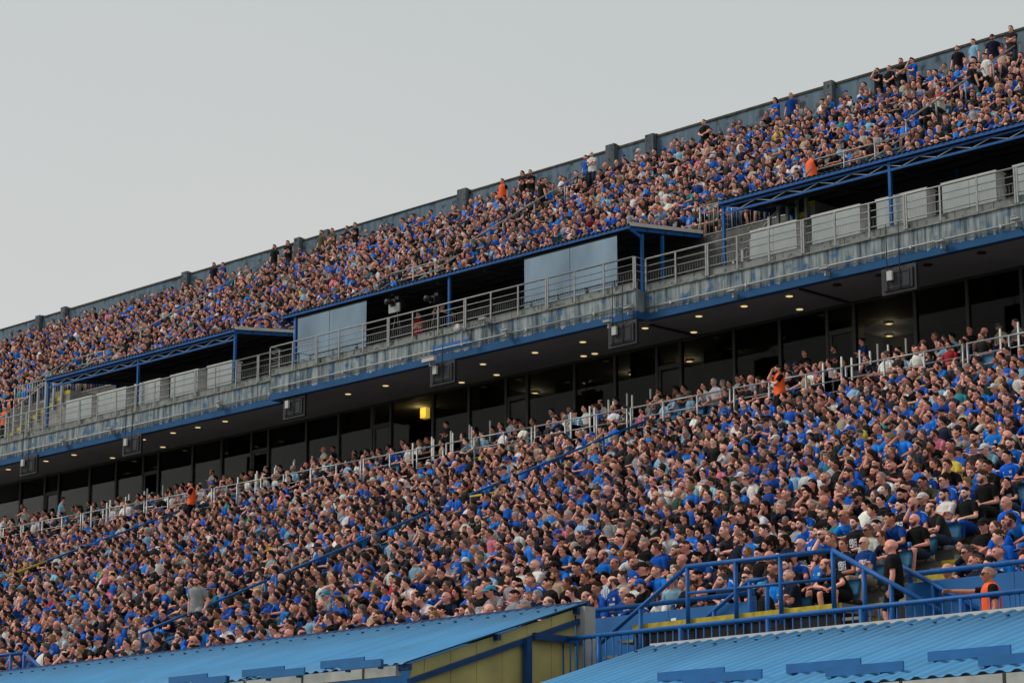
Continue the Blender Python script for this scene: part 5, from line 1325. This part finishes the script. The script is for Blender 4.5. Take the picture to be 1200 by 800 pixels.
# the rest of the crowd, one mass
Rf = np.random.RandomState(101)
for c in cand:
    dep, tier, i, x, y, z, occ, ins = c; u_ = proj((x, y, z + 1.))[0]
    if id(c) in near_ids or not occ: continue
    d = pick_person(Rf, 'vip' if tier == 'vip' else 'right' if (tier == 'lower' and x > -44) else 'lower')
    yaw = math.radians(Rf.normal(-9 if tier != 'upper' else -2, 9)); hy = Rf.normal(-20 if tier != 'upper' else -8, 16); hp = Rf.normal(8, 6)
    po = SEATED[Rf.choice(len(SEATED), p=SEATED_W)]
    if tier == 'vip' and i == 3 and Rf.rand() < .16: po = 'standing_folded'
    far_person(x + Rf.uniform(-.07, .07), y + Rf.uniform(-.08, .05), z, yaw, po, d, Rf, hy, hp, tier == 'upper',
               i == 0 or 'standing' in po or in_aisle(x, AIS1 if tier == 'lower' else AIS2, 1.2) or u_ > 1200)      # shins and shoes only where they can be seen
v, f, cc = np.vstack(CV), np.vstack(CF), np.vstack(CC)
me = new_mesh('crowd', v, f); at_ = me.attributes.new('Col', 'FLOAT_COLOR', 'FACE')
at_.data.foreach_set('color', np.hstack([cc, np.ones((len(cc), 1))]).astype(np.float32).ravel())
cm = bpy.data.materials.new('crowd_cloth_and_skin'); cm.use_nodes = True; nt = cm.node_tree; b = nt.nodes['Principled BSDF']; b.inputs['Roughness'].default_value = .75; b.inputs['Specular IOR Level'].default_value = .22
an = nt.nodes.new('ShaderNodeAttribute'); an.attribute_name = 'Col'; g_ = nt.nodes.new('ShaderNodeNewGeometry'); no = nt.nodes.new('ShaderNodeTexNoise'); no.inputs['Scale'].default_value = 9; no.inputs['Detail'].default_value = 3; nt.links.new(g_.outputs['Position'], no.inputs['Vector'])
mr = nt.nodes.new('ShaderNodeMapRange'); mr.inputs[1].default_value = .3; mr.inputs[2].default_value = .7; mr.inputs[3].default_value = .82; mr.inputs[4].default_value = 1.15; nt.links.new(no.outputs['Fac'], mr.inputs[0])
mu = nt.nodes.new('ShaderNodeMix'); mu.data_type = 'RGBA'; mu.blend_type = 'MULTIPLY'; mu.inputs[0].default_value = 1; nt.links.new(an.outputs['Color'], mu.inputs[6]); nt.links.new(mr.outputs[0], mu.inputs[7]); nt.links.new(mu.outputs[2], b.inputs['Base Color'])
bp = nt.nodes.new('ShaderNodeBump'); bp.inputs['Strength'].default_value = .5; bp.inputs['Distance'].default_value = .03; nt.links.new(no.outputs['Fac'], bp.inputs['Height']); nt.links.new(bp.outputs[0], b.inputs['Normal'])
me.materials.append(cm)
co = bpy.data.objects.new('crowd', me); COL.objects.link(co); tag(co, 'dense mass of seated spectators filling the far rows of both tiers', 'crowd', kind='stuff')
print('crowd tris', len(f), 'people far', len(CV), 'near', len(near))
# seats under the far crowd, one mass
def seat_arrays():
    vs_, fs_, o = [], [], 0
    for m_ in (SEAT_BACK,):
        a, b_ = tris_of(m_); vs_.append(a); fs_.append(b_ + o); o += len(a)
    return np.vstack(vs_), np.vstack(fs_)
sv, sf = seat_arrays(); P = np.array([(c[3], c[4], c[5]) for c in cand if not (c[1] == 'lower' and not c[6] and c[7])])
v = (sv[None] + P[:, None]).reshape(-1, 3); f = (sf[None] + (np.arange(len(P)) * len(sv))[:, None, None]).reshape(-1, 3)
me = new_mesh('far_seats', v, f, False); me.materials.append(M['seat']); so = bpy.data.objects.new('far_seats', me); COL.objects.link(so); tag(so, 'rows of light blue plastic seats under the far crowd', 'seats', kind='stuff')
